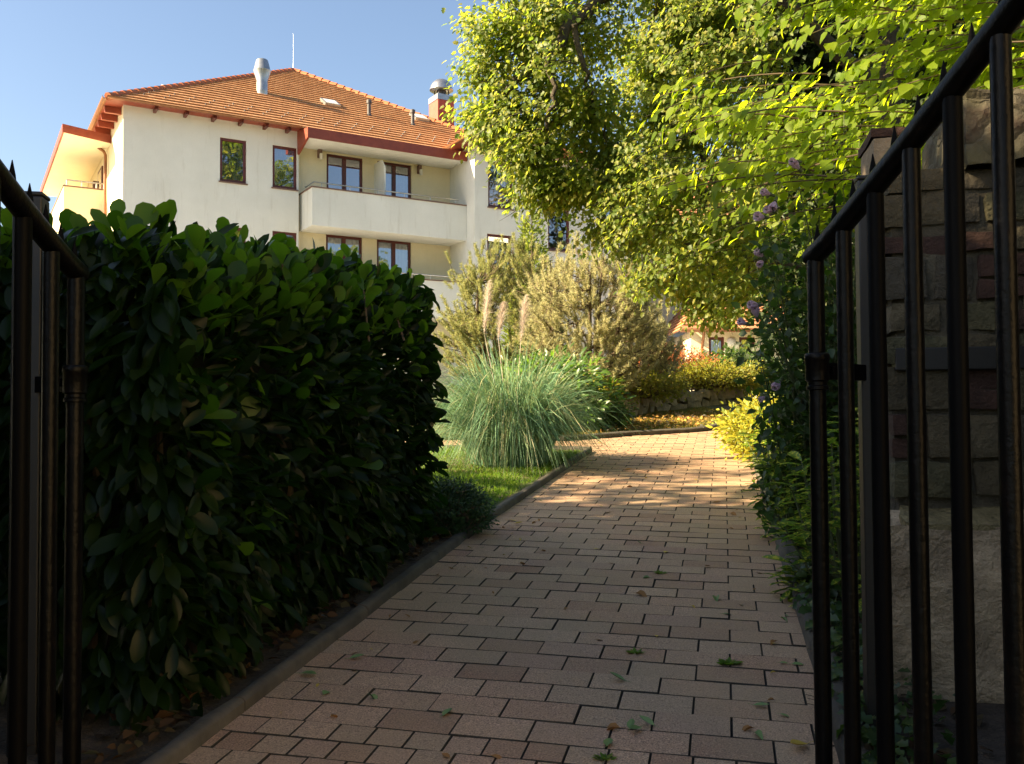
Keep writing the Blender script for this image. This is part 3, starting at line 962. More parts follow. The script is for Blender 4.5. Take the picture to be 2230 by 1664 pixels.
sm = t.nodes.new('ShaderNodeMath'); sm.operation = 'MULTIPLY_ADD'; sm.inputs[1].default_value = .5
t.links.new(gr.outputs['Fac'], sm.inputs[0]); t.links.new(ramp(t, ve.outputs['Distance'], [(.0, (0, 0, 0)), (.16, (1, 1, 1))]), sm.inputs[2])
bump(t, b, sm.outputs[0], .8, .02)
M['rubble'] = m
M['plaster'] = surf('old_plaster', (.16, .125, .085), (.34, .27, .18), 7, .95, 45, .8, .012)
M['concrete'] = surf('rough_concrete', (.16, .12, .075), (.46, .36, .23), 6, .95, 34, 1.0, .02)
M['brick'] = surf('old_brick', (.026, .013, .009), (.06, .030, .020), 12, .95, 60, .8, .01)
M['moss_ledge'] = surf('mossy_ledge', (.10, .085, .035), (.26, .21, .10), 14, .95, 40, 1.0, .02)
WL = Vector((1.245, 3.05, gz(0, 3) - .05)); WANG = math.atan2(-.50, 2.45)
sw = thing('stone_wall', 'old rubble stone and brick wall behind the right gate leaf', 'wall', WL, WANG)
def rough_block(name, mat, x0, x1, y0, y1, z0, z1, amp, res=.035, seed=0, top_slope=0.0, parent=sw, taper=0.0):
    """a closed block whose faces are displaced by noise"""
    q = MB()
    nx_, ny_, nz_ = [max(2, int((b2 - a) / res)) for a, b2 in ((x0, x1), (y0, y1), (z0, z1))]
    idx = {}
    def vert(i, j, k):
        key = (i, j, k)
        if key not in idx:
            p = Vector((x0 + (x1 - x0) * i / nx_, y0 + (y1 - y0) * j / ny_, z0 + (z1 - z0) * k / nz_))
            f = k / nz_
            if k == nz_: p.z -= top_slope * (1 - j / ny_)
            p.y += taper * f * (1 - j / ny_)
            p.x += taper * .4 * f * (1 - i / nx_)
            n = noise.noise_vector(p * 5 + Vector((seed, 0, 0))) * amp + noise.noise_vector(p * 16 + Vector((seed, 9, 0))) * amp * .45
            # round the edges
            ed = sum((i in (0, nx_), j in (0, ny_), k in (0, nz_)))
            cen = Vector(((x0 + x1) / 2, (y0 + y1) / 2, (z0 + z1) / 2))
            if ed > 1: p += (cen - p).normalized() * amp * .45
            idx[key] = len(q.v); q.v.append(tuple(p + n))
        return idx[key]
    for i in range(nx_):
        for k in range(nz_):
            q.f.append((vert(i, 0, k), vert(i + 1, 0, k), vert(i + 1, 0, k + 1), vert(i, 0, k + 1)))
            q.f.append((vert(i + 1, ny_, k), vert(i, ny_, k), vert(i, ny_, k + 1), vert(i + 1, ny_, k + 1)))
    for j in range(ny_):
        for k in range(nz_):
            q.f.append((vert(0, j + 1, k), vert(0, j, k), vert(0, j, k + 1), vert(0, j + 1, k + 1)))
            q.f.append((vert(nx_, j, k), vert(nx_, j + 1, k), vert(nx_, j + 1, k + 1), vert(nx_, j, k + 1)))
    for i in range(nx_):
        for j in range(ny_):
            q.f.append((vert(i, j, nz_), vert(i + 1, j, nz_), vert(i + 1, j + 1, nz_), vert(i, j + 1, nz_)))
    return q.build(name, mat, parent, smooth=True)
zz = lambda z: z - WL.z
M['mortar'] = surf('old_mortar', (.035, .03, .02), (.10, .085, .055), 9, 1.0, 40, .8, .015)
M['stone_a'] = surf('stone_ochre', (.040, .033, .018), (.10, .082, .046), 7, .95, 35, 1.0, .015)
M['stone_b'] = surf('stone_grey', (.032, .028, .019), (.08, .068, .046), 7, .95, 35, 1.0, .015)
M['stone_c'] = surf('stone_moss', (.03, .032, .014), (.10, .088, .045), 9, .95, 35, 1.0, .015)
rough_block('masonry', M['mortar'], 0.02, 2.6, -.004, .45, 0, zz(1.84), .014, .05, 1)
rs = random.Random(17)
zr_ = .76
row_ = 0
while zr_ < 1.80:
    hgt = min(rs.uniform(.085, .17), 1.845 - zr_)
    x_ = -.015 + rs.uniform(-.01, .02)
    while x_ < .78:
        wd = rs.uniform(.09, .26)
        kind = rs.choice(('stone',) * 8 + ('brick',))
        hh_ = hgt if kind == 'stone' else min(hgt, .075)
        pr_ = rs.uniform(-.034, -.014)
        rough_block(kind, M['stone_' + rs.choice('abc')] if kind == 'stone' else M['brick'], x_ + .007, x_ + wd - .007, pr_, .12, zz(zr_ + .006), zz(zr_ + hh_ - .006), .013, .022, rs.uniform(0, 60))
        if kind == 'brick' and hgt > .14:
            rough_block('brick', M['brick'], x_ + .007, x_ + wd - .007, pr_ + rs.uniform(-.01, .01), .12, zz(zr_ + hh_ + .002), zz(zr_ + hgt - .006), .010, .03, rs.uniform(0, 60))
        x_ += wd
    zr_ += hgt
# unseen flank wall, added towards the street to darken the masonry and bars
rough_block('shade_wall', M['rubble'], .42, .80, -1.75, .0, -.2, zz(1.85), .02, .14, 6)
rough_block('brick_pier', M['plaster'], -.035, .105, -.03, .22, zz(1.845), zz(1.955), .008, .025, 2)
rough_block('brick_course', M['brick'], -.04, .115, -.035, .23, zz(1.955), zz(1.985), .004, .025, 8)
rough_block('coping', M['rubble'], .235, 2.6, -.075, .5, zz(1.845), zz(2.075), .022, .04, 3)
rough_block('plinth', M['moss_ledge'], .02, 2.6, -.20, .02, 0, zz(.74), .018, .035, 4, .07)
rough_block('buttress', M['concrete'], -.09, .27, -.36, -.02, 0, zz(.73), .022, .028, 5, .16, taper=.03)
q = MB(); q.box(.02, 2.5, -.045, .02, zz(1.178), zz(1.252)); q.build('dark_band', M['post'], sw, bevel=.004)  # plain dark bar running across the wall face
q = MB()
hk = [(.36, -.225, .62), (.40, -.26, .55), (.37, -.27, .46), (.33, -.26, .44), (.31, -.25, .48), (.345, -.245, .51)]
q.tube([(x, y, zz(z)) for x, y, z in hk], .007, 6); q.build('rusty_hook', surf('rust', (.12, .06, .03), (.25, .14, .07), 30, .9), sw)

# ------------------------------------------------------------------ low retaining wall of stones
M['wallstone'] = surf('wall_stone', (.12, .10, .045), (.46, .34, .18), 4, .95, 25, .8, .03)
rw = thing('retaining_wall', 'low dry stone wall holding up the shrub bed above the far lawn', 'wall', (2.2, 14.2, gz(0, 14.2)))
LINE = [Vector(p) for p in ((.2, 12.5), (1.15, 12.7), (1.55, 13.3), (2.0, 14.2), (2.8, 15.3), (3.5, 16.2), (4.4, 17.2))]
rs = random.Random(8)
for row in range(2):
    for a, b2 in zip(LINE[:-1], LINE[1:]):
        d = b2 - a; s = 0
        ang = math.atan2(d.y, d.x)
        while s < d.length - .1:
            l = min(rs.uniform(.22, .7), d.length - s + .05)
            p = a + d.normalized() * (s + l / 2)
            hgt = rs.uniform(.13, .20)
            o = rough_block('stone', M['wallstone'], -l / 2 + .012, l / 2 - .012, -.14, .16, 0, hgt, .05, .07, rs.uniform(0, 50), parent=rw)
            o.location = (p.x - 2.2, p.y - 14.2, gz(0, p.y) - rw.location.z - .03 + row * .15 + rs.uniform(-.01, .01))
            o.rotation_euler = (0, 0, ang + rs.uniform(-.08, .08))
            s += l
bedp = [tuple(p) for p in LINE] + [(4.4, 24), (-8, 24), (-8, 12.5)]
bed = MB()
bed.v = [(x, y, gz(x, y) + .31) for x, y in bedp]; bed.f = [tuple(range(len(bedp)))]
structure(bed.build('shrub_bed', M['soil']))

# small sign at the end of the path
sg = thing('sign_board', 'small white notice board with a red edge at the end of the path', 'sign', (at(1604, 820, 18.2).x, 18.2, gz(0, 18.2)))
zt, zb_ = at(1600, 806, 18.2).z - sg.location.z, at(1600, 842, 18.2).z - sg.location.z
M['sign_white'] = surf('sign_white', (.74, .73, .70), (.80, .79, .76), 3, .5)
M['sign_red'] = surf('sign_red', (.55, .06, .04), (.60, .08, .05), 3, .5)
q = MB(); q.box(-.13, .115, -.012, .012, zb_, zt); q.build('panel', M['sign_white'], sg)
q = MB(); q.box(.117, .135, -.014, .014, zb_, zt); q.box(-.13, .117, -.014, .014, zt + .001, zt + .015); q.build('edge', M['sign_red'], sg)
q = MB(); q.box(-.02, .02, .013, .045, 0, zt - .02); q.build('post', M['zinc'], sg)

gw = thing('left_shade_wall', 'unseen stone wall added left of the gateway to shut out sky light', 'wall', (-2.0, 2.35, gz(0, 2) - .1))  # added out of view so that the left gate leaf stays dark
rough_block('masonry', M['rubble'], -.35, 0, -4.6, .0, 0, 1.5, .02, .14, 7, parent=gw)
# ------------------------------------------------------------------ leaf templates and materials
T_LAUREL = leaf_tpl([(0, .03), (.12, .08), (.35, .155), (.62, .185), (.84, .13), (1, 0)], fold=.14, curl=-.20)
T_LAUREL2 = leaf_tpl([(0, .03), (.15, .09), (.4, .18), (.7, .19), (.88, .12), (1, 0)], fold=.22, curl=.16)
T_OBOV = leaf_tpl([(0, .035), (.15, .09), (.4, .19), (.68, .285), (.88, .22), (1, .04)], fold=.07, curl=-.05)
T_LEAF = leaf_tpl([(0, 0), (.3, .32), (.62, .27), (1, 0)], fold=.14, curl=-.2)
T_MAPLE = leaf_tpl([(0, .05), (.22, .42), (.42, .22), (.55, .40), (1, 0)], fold=.14, curl=-.22)
T_HEART = leaf_tpl([(0, .12), (.14, .36), (.42, .42), (.74, .22), (1, 0)], fold=.10, curl=-.22)
T_SMALL = leaf_tpl([(0, 0), (.45, .26), (1, 0)], fold=.12, curl=-.1)
T_NEEDLE = (np.array([(0, .5, 0), (0, -.5, 0), (1, 0, 0)]) , (np.zeros((0, 4), int), np.array([(0, 1, 2)])))

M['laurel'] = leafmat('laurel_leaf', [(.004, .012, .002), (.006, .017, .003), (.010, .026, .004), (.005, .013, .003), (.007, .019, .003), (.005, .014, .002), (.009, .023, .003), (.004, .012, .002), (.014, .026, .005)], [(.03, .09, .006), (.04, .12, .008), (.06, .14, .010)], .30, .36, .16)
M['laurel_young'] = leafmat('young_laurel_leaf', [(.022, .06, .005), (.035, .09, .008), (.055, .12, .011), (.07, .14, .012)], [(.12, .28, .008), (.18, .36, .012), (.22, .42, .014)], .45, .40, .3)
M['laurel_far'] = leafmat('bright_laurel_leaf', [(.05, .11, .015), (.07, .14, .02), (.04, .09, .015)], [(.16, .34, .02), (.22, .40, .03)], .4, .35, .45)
M['maple'] = leafmat('maple_leaf', [(.06, .10, .016), (.10, .15, .02), (.17, .19, .03), (.05, .085, .015), (.12, .17, .025), (.20, .20, .035)], [(.26, .40, .03), (.40, .54, .04), (.56, .60, .06), (.24, .36, .025), (.60, .60, .08)], .50, .5, .35)
M['linden'] = leafmat('linden_leaf', [(.12, .18, .012), (.16, .22, .014), (.09, .15, .012)], [(.52, .66, .012), (.62, .72, .018), (.44, .60, .012)], .62, .5, .3)
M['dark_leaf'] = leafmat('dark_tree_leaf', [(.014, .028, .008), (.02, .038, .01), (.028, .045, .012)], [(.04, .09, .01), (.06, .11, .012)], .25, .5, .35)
M['pine'] = leafmat('pine_needles', [(.22, .28, .10), (.29, .34, .13), (.17, .23, .07), (.36, .36, .16), (.25, .30, .12)], [(.46, .46, .16), (.54, .50, .20)], .45, .6, .3)
M['pine_brown'] = leafmat('pine_needles_tan', [(.40, .42, .22), (.48, .48, .28), (.35, .38, .19), (.48, .40, .20), (.38, .42, .22)], [(.56, .54, .28), (.58, .52, .28)], .45, .6, .3)
M['thuja'] = leafmat('thuja_sprays', [(.13, .18, .03), (.17, .22, .04), (.10, .15, .03)], [(.36, .46, .05), (.42, .50, .07)], .4, .6, .3)
M['barberry'] = leafmat('barberry_leaf', [(.30, .10, .035), (.38, .14, .04), (.28, .16, .05), (.40, .09, .03)], [(.55, .20, .05), (.60, .26, .06)], .4, .55, .3)
M['spirea'] = leafmat('spirea_leaf', [(.14, .17, .02), (.20, .21, .025), (.10, .14, .018), (.26, .22, .03)], [(.42, .44, .03), (.52, .46, .04)], .4, .55, .3)
M['box_leaf'] = leafmat('box_leaf', [(.03, .06, .012), (.045, .085, .015), (.06, .10, .02)], [(.12, .22, .02), (.16, .26, .025)], .35, .4, .4)
M['euonymus'] = leafmat('golden_euonymus_leaf', [(.28, .29, .03), (.38, .36, .04), (.20, .24, .03), (.10, .16, .02)], [(.60, .54, .04), (.66, .56, .05)], .4, .45, .4)
M['aucuba'] = leafmat('aucuba_leaf', [(.045, .11, .018), (.065, .14, .02), (.085, .16, .025)], [(.16, .34, .02), (.22, .40, .03)], .34, .30, .5, spots=((.48, .48, .05), 75, .54))
M['hibiscus'] = leafmat('hibiscus_leaf', [(.022, .048, .014), (.030, .062, .016), (.018, .040, .012)], [(.07, .16, .015), (.10, .20, .02)], .32, .45, .4)
M['ivy'] = leafmat('ivy_leaf', [(.025, .055, .018), (.035, .07, .02), (.05, .085, .02)], [(.08, .16, .02), (.10, .2, .02)], .3, .4, .4)
M['petal'] = leafmat('pink_petal', [(.66, .54, .62), (.74, .64, .70), (.60, .46, .56)], [(.70, .50, .60), (.66, .46, .56)], .4, .6, .2)
M['pampas'] = leafmat('pampas_blade', [(.10, .23, .13), (.14, .30, .165), (.19, .34, .18), (.26, .35, .17), (.13, .26, .15), (.10, .21, .14), (.38, .36, .2)], [(.26, .40, .17), (.32, .45, .19)], .3, .5, .35)
M['plume'] = leafmat('pampas_plume', [(.60, .55, .50), (.70, .65, .58), (.54, .50, .45)], [(.70, .56, .46), (.75, .62, .5)], .45, .8, .1)
M['grass'] = leafmat('grass_blade', [(.07, .15, .015), (.10, .19, .02), (.06, .12, .015), (.15, .19, .03)], [(.20, .38, .02), (.26, .42, .03)], .4, .6, .25)
M['grass_dry'] = leafmat('grass_blade_dry', [(.16, .19, .03), (.26, .21, .05), (.12, .17, .02), (.32, .20, .05), (.38, .20, .05)], [(.30, .34, .03), (.40, .32, .06)], .35, .6, .25)
M['juniper'] = leafmat('juniper_needles', [(.03, .065, .022), (.042, .085, .026), (.025, .05, .018)], [(.07, .15, .03), (.09, .17, .03)], .25, .55, .3)
M['fallen_dry'] = surf('fallen_dry_leaf', (.20, .09, .025), (.32, .16, .045), 40, .8)
M['fallen_yellow'] = surf('fallen_yellow_leaf', (.42, .30, .04), (.50, .36, .06), 40, .7)
M['fallen_green'] = surf('fallen_green_leaf', (.10, .17, .05), (.17, .25, .08), 40, .6)
M['core'] = surf('hedge_core', (.006, .009, .004), (.014, .016, .007), 20, 1.0)

def rdir(n, r):
    return nrm(r.normal(size=(n, 3)))

# ------------------------------------------------------------------ cherry laurel hedge
r = np.random.default_rng(21)
hy0, hy1, hth = 2.56, 4.80, 1.15
oL = np.array([-.9763, .2163, 0.0]); al = np.array([.2163, .9763, 0.0])
H0 = np.array([kl(hy0) - .16, hy0, 0.0]); HL = (hy1 - hy0) / .9763
HT = 1.40
def hp(s, d, h):
    """point of the hedge: along, into the hedge, above ground"""
    s, d, h = map(np.asarray, (s, d, h))
    p = H0 + s[..., None] * al + d[..., None] * oL
    p[..., 2] = SL * p[..., 1] + h
    return p
org = tuple(hp(np.array(HL / 2), np.array(.5), np.array(0.)))
hedge = thing('laurel_hedge', 'clipped dark green cherry laurel hedge along the left of the path', 'hedge', org)
parts = []
def bulge(s, h):
    return .05 * np.sin(h * 2.1) + .03 * np.sin(s * 5.1 + h * 3) + .02 * np.sin(s * 11 - h * 7)
n = 4300
s, h = r.uniform(-.02, HL, n), r.uniform(.08, HT, n) ** 1.0
dep = np.abs(r.normal(0, .09, n)) - bulge(s, h) + np.clip((h - 1.22) / .2, 0, 1) ** 2 * .10
out = -oL
D = out * r.uniform(.25, .9, n)[:, None] + np.array([0, 0, 1.0]) * (np.interp(h, [.2, .7, 1.4], [-.75, -.25, .75]) + r.normal(0, .45, n))[:, None] + al * r.normal(.2, .6, n)[:, None]
N = np.array([0, 0, 1.0]) * .8 + out * .8 + r.normal(0, .5, (n, 3))
sz_ = r.uniform(.055, .125, n); wf_ = r.uniform(.75, 1.2, n); hv = r.random(n) < .3
Ph = hp(s, dep, h)
young = []
yg = r.random(n) < np.interp(h, [.75, 1.2, 1.42], [.02, .22, .6])
young.append(scatter(T_OBOV, Ph[yg], D[yg], N[yg], sz_[yg], wf_[yg]))
for T__, mk in ((T_LAUREL, ~hv & ~yg), (T_LAUREL2, hv & ~yg)): parts.append(scatter(T__, Ph[mk], D[mk], N[mk], sz_[mk], wf_[mk]))
# both ends
for sgn, s0 in ((-1, 0.0), (1, HL)):
    n = 2200
    d, h = r.uniform(-.05, hth, n), r.uniform(.08, HT, n)
    ss = s0 + sgn * (.06 - np.abs(r.normal(0, .09, n)) + .05 * np.sin(h * 2.2))
    ss = ss - sgn * (np.clip((h - 1.1) / .3, 0, 1) ** 2 * .18) * (sgn > 0)
    D = al * sgn * r.uniform(.2, .8, n)[:, None] + np.array([0, 0, -1.0]) * r.uniform(.1, 1, n)[:, None] + oL * r.normal(0, .5, n)[:, None]
    N = np.array([0, 0, 1.0]) + al * sgn * .6 + r.normal(0, .3, (n, 3))
    parts.append(scatter(T_LAUREL, hp(ss, d, h), D, N, r.uniform(.075, .12, n), r.uniform(.85, 1.15, n)))
# upright shoots on top
ns = 640
s, d = r.uniform(-.05, HL + .02, ns), r.uniform(-.06, hth, ns)
hh = HT - .10 + r.uniform(-.10, .05, ns) - np.clip((s - HL + .45) / .5, 0, 1) ** 2 * .20 - np.clip((.12 - d) / .18, 0, 1) * .07
tall = r.random(ns) < .07
hh = hh + tall * r.uniform(.02, .08, ns)
base = hp(s, d, hh)
stem = MB()
for k in range(ns):
    ax = nrm(np.array([r.normal(0, .22), r.normal(0, .22), 1.0]))
    nl = r.integers(5, 9)
    az = r.uniform(0, 6.28) + np.arange(nl) * 2.4
    rad = np.stack([np.cos(az), np.sin(az), np.zeros(nl)], 1)
    lift = np.linspace(.5, 2.1, nl)
    D = nrm(rad + ax * lift[:, None])
    P = base[k] + ax * (np.linspace(-.05, .05, nl)[:, None]) + rad * .005
    N = nrm(ax * 1.0 - rad * .6 + r.normal(0, .15, (nl, 3)))
    young.append(scatter(T_OBOV, P, D, N, r.uniform(.07, .105, nl), r.uniform(.9, 1.15, nl)))
    if tall[k]:
        stem.tube([base[k] - ax * .18, base[k] + ax * .05], [.005, .003], 5)
V, F = merge(parts)
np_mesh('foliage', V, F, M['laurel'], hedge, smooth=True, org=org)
V, F = merge(young)
np_mesh('young_shoots', V, F, M['laurel_young'], hedge, smooth=True, org=org)
rr_ = random.Random(2)
for k in range(90):
    s_, d_ = rr_.uniform(.1, HL - .1), rr_.uniform(.1, hth - .1)
    p = hp(np.array(s_), np.array(d_), np.array(0.))
    stem.tube([p, p + np.array([rr_.uniform(-.1, .1), rr_.uniform(-.1, .1), .6]), p + np.array([rr_.uniform(-.2, .2), rr_.uniform(-.2, .2), 1.25])], [.016, .011, .005], 5)
stem.build('stems', M['twig'], hedge, org=org)
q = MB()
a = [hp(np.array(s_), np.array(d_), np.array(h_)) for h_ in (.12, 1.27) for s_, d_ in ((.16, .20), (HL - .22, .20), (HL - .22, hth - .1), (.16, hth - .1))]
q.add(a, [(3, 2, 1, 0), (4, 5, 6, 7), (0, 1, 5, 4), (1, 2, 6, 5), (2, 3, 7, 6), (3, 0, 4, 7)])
q.build('inner_core', M['core'], hedge, org=org)  # solid near-black block filling the middle of the hedge

# leaf litter under the hedge and along the kerbs
r = np.random.default_rng(5)
n = 420
y = r.uniform(1.8, 5.2, n); x = kl(y) - .09 - np.abs(r.normal(0, .10, n))
P = np.stack([x, y, SL * y + .03 + r.uniform(0, .03, n)], 1)
V, F = scatter(T_LEAF, P, np.concatenate([r.normal(size=(n, 2)), r.normal(0, .25, (n, 1))], 1), np.array([0, 0, 1.0]) + r.normal(0, .4, (n, 3)), r.uniform(.025, .06, n))
M['litter'] = leafmat('leaf_litter', [(.05, .026, .012), (.08, .045, .018), (.035, .02, .012), (.06, .05, .018)], [(.2, .1, .03)], .1, .8, .2)
stuff(np_mesh('leaf_litter', V, F, M['litter']))

# ------------------------------------------------------------------ lawns
def blades(name, poly, n, h0, h1, mat, dens=None, seed=1, dz=.02):
    r = np.random.default_rng(seed)
    xs_ = [p[0] for p in poly]; ys_ = [p[1] for p in poly]
    pts = []
    while len(pts) < n:
        x, y = r.uniform(min(xs_), max(xs_)), r.uniform(min(ys_), max(ys_))
        if inside(poly, x, y) and (dens is None or r.random() < dens(x, y)):
            pts.append((x, y, SL * y + dz))
    P0 = np.array(pts)
    L = r.uniform(h0, h1, n) * (.6 + .4 * np.sin(P0[:, 0] * 3) * np.cos(P0[:, 1] * 2.3))
    d = np.stack([r.normal(0, .5, n), r.normal(0, .5, n), np.ones(n)], 1)
    P1 = P0 + nrm(d) * (L * .6)[:, None]
    P2 = P1 + nrm(d * np.array([2.6, 2.6, .7])) * (L * .5)[:, None]
    V, F = ribbons(P0, P1, P2, r.uniform(.004, .009, n), 3)
    return stuff(np_mesh(name, V, F, mat))
blades('grass', [(kl(5.0) - .1, 5.0), (kl(5.33) - .1, 5.33), (.68, 9.1), (-.3, 9.3), (-2.2, 9.4), (-1.0, 5.0)], 26000, .03, .085, M['grass'], seed=3)
blades('grass', [(x - .1, y + .08) for x, y in LAWN[1:9]] + [(3.2, 15.4), (2.8, 15.2), (2.0, 14.1), (1.5, 13.1), (.9, 12.4), (.2, 11.2)], 20000, .03, .085, M['grass_dry'], seed=4)
n = 800
r = np.random.default_rng(6)
pp = []
pl = [(x - .1, y + .08) for x, y in LAWN[1:9]] + [(2.6, 14.2), (1.6, 12.6), (.9, 11.4)]
while len(pp) < n:
    x, y = r.uniform(.5, 3.6), r.uniform(10.4, 14)
    if inside(pl, x, y): pp.append((x, y, SL * y + .05 + r.uniform(0, .03)))
V, F = scatter(T_LEAF, np.array(pp), np.concatenate([r.normal(size=(n, 2)), r.normal(0, .3, (n, 1))], 1), np.array([0, 0, 1.0]) + r.normal(0, .4, (n, 3)), r.uniform(.03, .06, n))
M['litter_orange'] = leafmat('orange_litter', [(.34, .17, .04), (.42, .22, .06), (.28, .16, .05), (.40, .28, .06)], [(.5, .25, .06)], .2, .8, .2)
stuff(np_mesh('leaf_litter', V, F, M['litter_orange']))

# ------------------------------------------------------------------ pampas grass
pc = np.array([-.02, 8.15, gz(0, 8.15)])
pg = thing('pampas_grass', 'large fountain shaped clump of blue green pampas grass with pale plumes', 'ornamental grass', tuple(pc))
r = np.random.default_rng(31)
n = 4200
az = r.uniform(0, 6.283, n); rb = .33 * np.sqrt(r.random(n))
dirh = np.stack([np.cos(az), np.sin(az), np.zeros(n)], 1)
az2 = az + r.normal(0, .5, n)
d2 = np.stack([np.cos(az2), np.sin(az2), np.zeros(n)], 1)
P0 = pc + dirh * rb[:, None]
up_ = r.random(n) < .45
hgt = r.uniform(.45, 1.08, n) * (1 - .25 * (rb / .33) ** 2) * np.where(up_, 1.0, .92)
reach = np.where(up_, r.uniform(.08, .75, n), r.uniform(.2, .85, n)) * r.uniform(.8, 1.12, n)
P1 = P0 + d2 * (reach * .25)[:, None]; P1[:, 2] += hgt * np.where(up_, 1.0, 1.5); P1 += r.normal(0, .03, (n, 3))
P2 = P0 + d2 * reach[:, None]; P2[:, 2] += hgt * np.where(up_, r.uniform(.75, 1.22, n), r.uniform(-.15, .7, n))
P2[:, 2] = np.maximum(P2[:, 2], SL * P2[:, 1] + .03)
V, F = ribbons(P0, P1, P2, r.uniform(.005, .010, n), 8)
np_mesh('blades', V, F, M['pampas'], pg, org=tuple(pc))
for px, py0, py1, ln in ((1066, 612, 725, .05), (1097, 660, 735, .04), (1146, 645, 745, .12)):
    top, bot = np.array(at(px, py0, 8.1)), np.array(at(px - 12, py1, 8.1))
    root = pc + np.array([(px - 1110) / 900, 0, .1])
    q = MB(); q.tube([root, (root + bot) / 2 + np.array([0, 0, .1]), bot, bot + (top - bot) * .9], [.005, .004, .003, .0015], 5)
    ps = q.build('plume', M['plume'], pg, org=tuple(pc))
    m_ = 700
    tt = r.random(m_)
    B = bot + (top - bot) * tt[:, None]
    wd = .055 * np.sin(np.clip(tt, .03, 1) * 3.0) ** .7 + .006
    dd = nrm(np.concatenate([r.normal(0, 1, (m_, 2)), r.uniform(.8, 2.2, (m_, 1))], 1))
    E2 = B + dd * (wd * 1.6)[:, None]
    V, F = ribbons(B, (B + E2) / 2 + np.array([0, 0, .008]), E2 + np.array([.01, 0, -.01]), np.full(m_, .0028), 3)
    np_mesh('plume_hairs', V, F, M['plume'], ps, org=tuple(pc))

# ------------------------------------------------------------------ generic plants
def clump_plant(root, org, centers, rads, nleaf, tpl, size, mat, out_c, seed=0, droop=.2, anchor=None, twig=.006, jitter=1.0, twigmat='twig', upn=1.0, smooth=False, name='foliage', twname='branches', flat=.8):
    """leaf clumps round the given centres, each on its own thin branch"""
    r = np.random.default_rng(seed)
    nC = len(centers)
    P, D, N, S = [], [], [], []
    for k in range(nC):
        c = centers[k]
        n = max(3, int(nleaf * r.uniform(.6, 1.4)))
        off = r.normal(0, .5, (n, 3)) * rads[k] * np.array([1, 1, flat])
        p = c + off
        outv = nrm(c - out_c + 1e-6)
        d = nrm(off) * .8 + outv * .5 + np.array([0, 0, -droop]) + r.normal(0, .35 * jitter, (n, 3))
        P.append(p); D.append(d)
        N.append(np.array([-.5, -.35, upn * .85]) + outv * .35 + r.normal(0, .45 * jitter, (n, 3)))
        S.append(r.uniform(.7, 1.25, n) * size)
    V, F = scatter(tpl, np.concatenate(P), np.concatenate(D), np.concatenate(N), np.concatenate(S))
    np_mesh(name, V, F, mat, root, org=org, smooth=smooth)
    if anchor is not None:
        q = MB()
        for k in range(nC):
            a = anchor(centers[k])
            c = centers[k]
            mid = (a + c) / 2 + np.array([0, 0, .08 * np.linalg.norm(c - a)]) + r.normal(0, .04, 3) * np.linalg.norm(c - a)
            q.tube([a, mid, c], [twig, twig * .7, twig * .3], 5)
            for _ in range(2):
                e = c + r.normal(0, .5, 3) * rads[k]
                q.tube([mid, (mid + e) / 2 + r.normal(0, .03, 3), e], [twig * .5, twig * .4, twig * .2], 4)
        q.build(twname, M[twigmat], root, org=org)

def ell_pts(c, rad, n, r, lo=.5, bottom=-.6):
    out = []
    while len(out) < n:
        d = rdir(1, r)[0]
        if d[2] < bottom: continue
        out.append(np.array(c) + d * np.array(rad) * (lo + (1 - lo) * r.random() ** .6))
    return np.array(out)

def shrub(name, label, cat, c, rad, nc, nleaf, tpl, size, mat, cr_=.14, seed=0, ground=None, group=None, lo=.45, **kw):
    gx, gy = c[0], c[1]
    g0 = gz(gx, gy) if ground is None else ground
    org = (gx, gy, g0)
    root = thing(name, label, cat, org, 0, group)
    r = np.random.default_rng(seed + 100)
    cc = np.array([gx, gy, g0 + rad[2] * .5])
    cen = ell_pts((gx, gy, g0 + rad[2] * .45), (rad[0], rad[1], rad[2] * .62), nc, r, lo)
    cen[:, 2] = np.maximum(cen[:, 2], g0 + .05)
    b0 = np.array([gx, gy, g0])
    clump_plant(root, org, cen, np.full(nc, cr_), nleaf, tpl, size, mat, b0, seed, anchor=lambda p: b0 + np.array([(p[0] - gx) * .2, (p[1] - gy) * .2, .02]), **kw)
    return root
BG = .31
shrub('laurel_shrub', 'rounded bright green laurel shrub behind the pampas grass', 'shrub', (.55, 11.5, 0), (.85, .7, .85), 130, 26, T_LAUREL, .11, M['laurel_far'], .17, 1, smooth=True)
shrub('barberry_shrub', 'orange red leaved shrub above the low stone wall', 'shrub', (3.05, 17.0, 0), (.8, .6, .72), 130, 34, T_SMALL, .06, M['barberry'], .16, 2, ground=gz(0, 17) + .3)
shrub('spirea_shrub', 'yellow green fine leaved shrub on the bed beside the orange shrub', 'shrub', (3.55, 16.4, 0), (.95, .6, .42), 170, 40, T_SMALL, .06, M['spirea'], .15, 3, ground=gz(0, 16.4) + .3)
shrub('spirea_shrub', 'low lime green shrub nearest the end of the path', 'shrub', (4.35, 17.6, 0), (.45, .4, .38), 70, 34, T_SMALL, .06, M['spirea'], .13, 13, ground=gz(0, 17.6) + .3)
shrub('round_shrub', 'dark green rounded shrub below the annex windows', 'shrub', (5.0, 20.5, 0), (1.2, .9, 1.02), 170, 36, T_LEAF, .09, M['box_leaf'], .2, 4)
shrub('cotoneaster_shrub', 'low spreading green shrub hanging over the stone wall', 'shrub', (1.95, 13.9, 0), (.7, .5, .36), 110, 34, T_SMALL, .055, M['spirea'], .14, 5, ground=gz(0, 13.9) + .25)
shrub('juniper_shrub', 'low dark green needled shrub at the foot of the stone wall', 'shrub', (.95, 11.55, 0), (.55, .35, .40), 90, 40, T_SMALL, .05, M['box_leaf'], .10, 6)
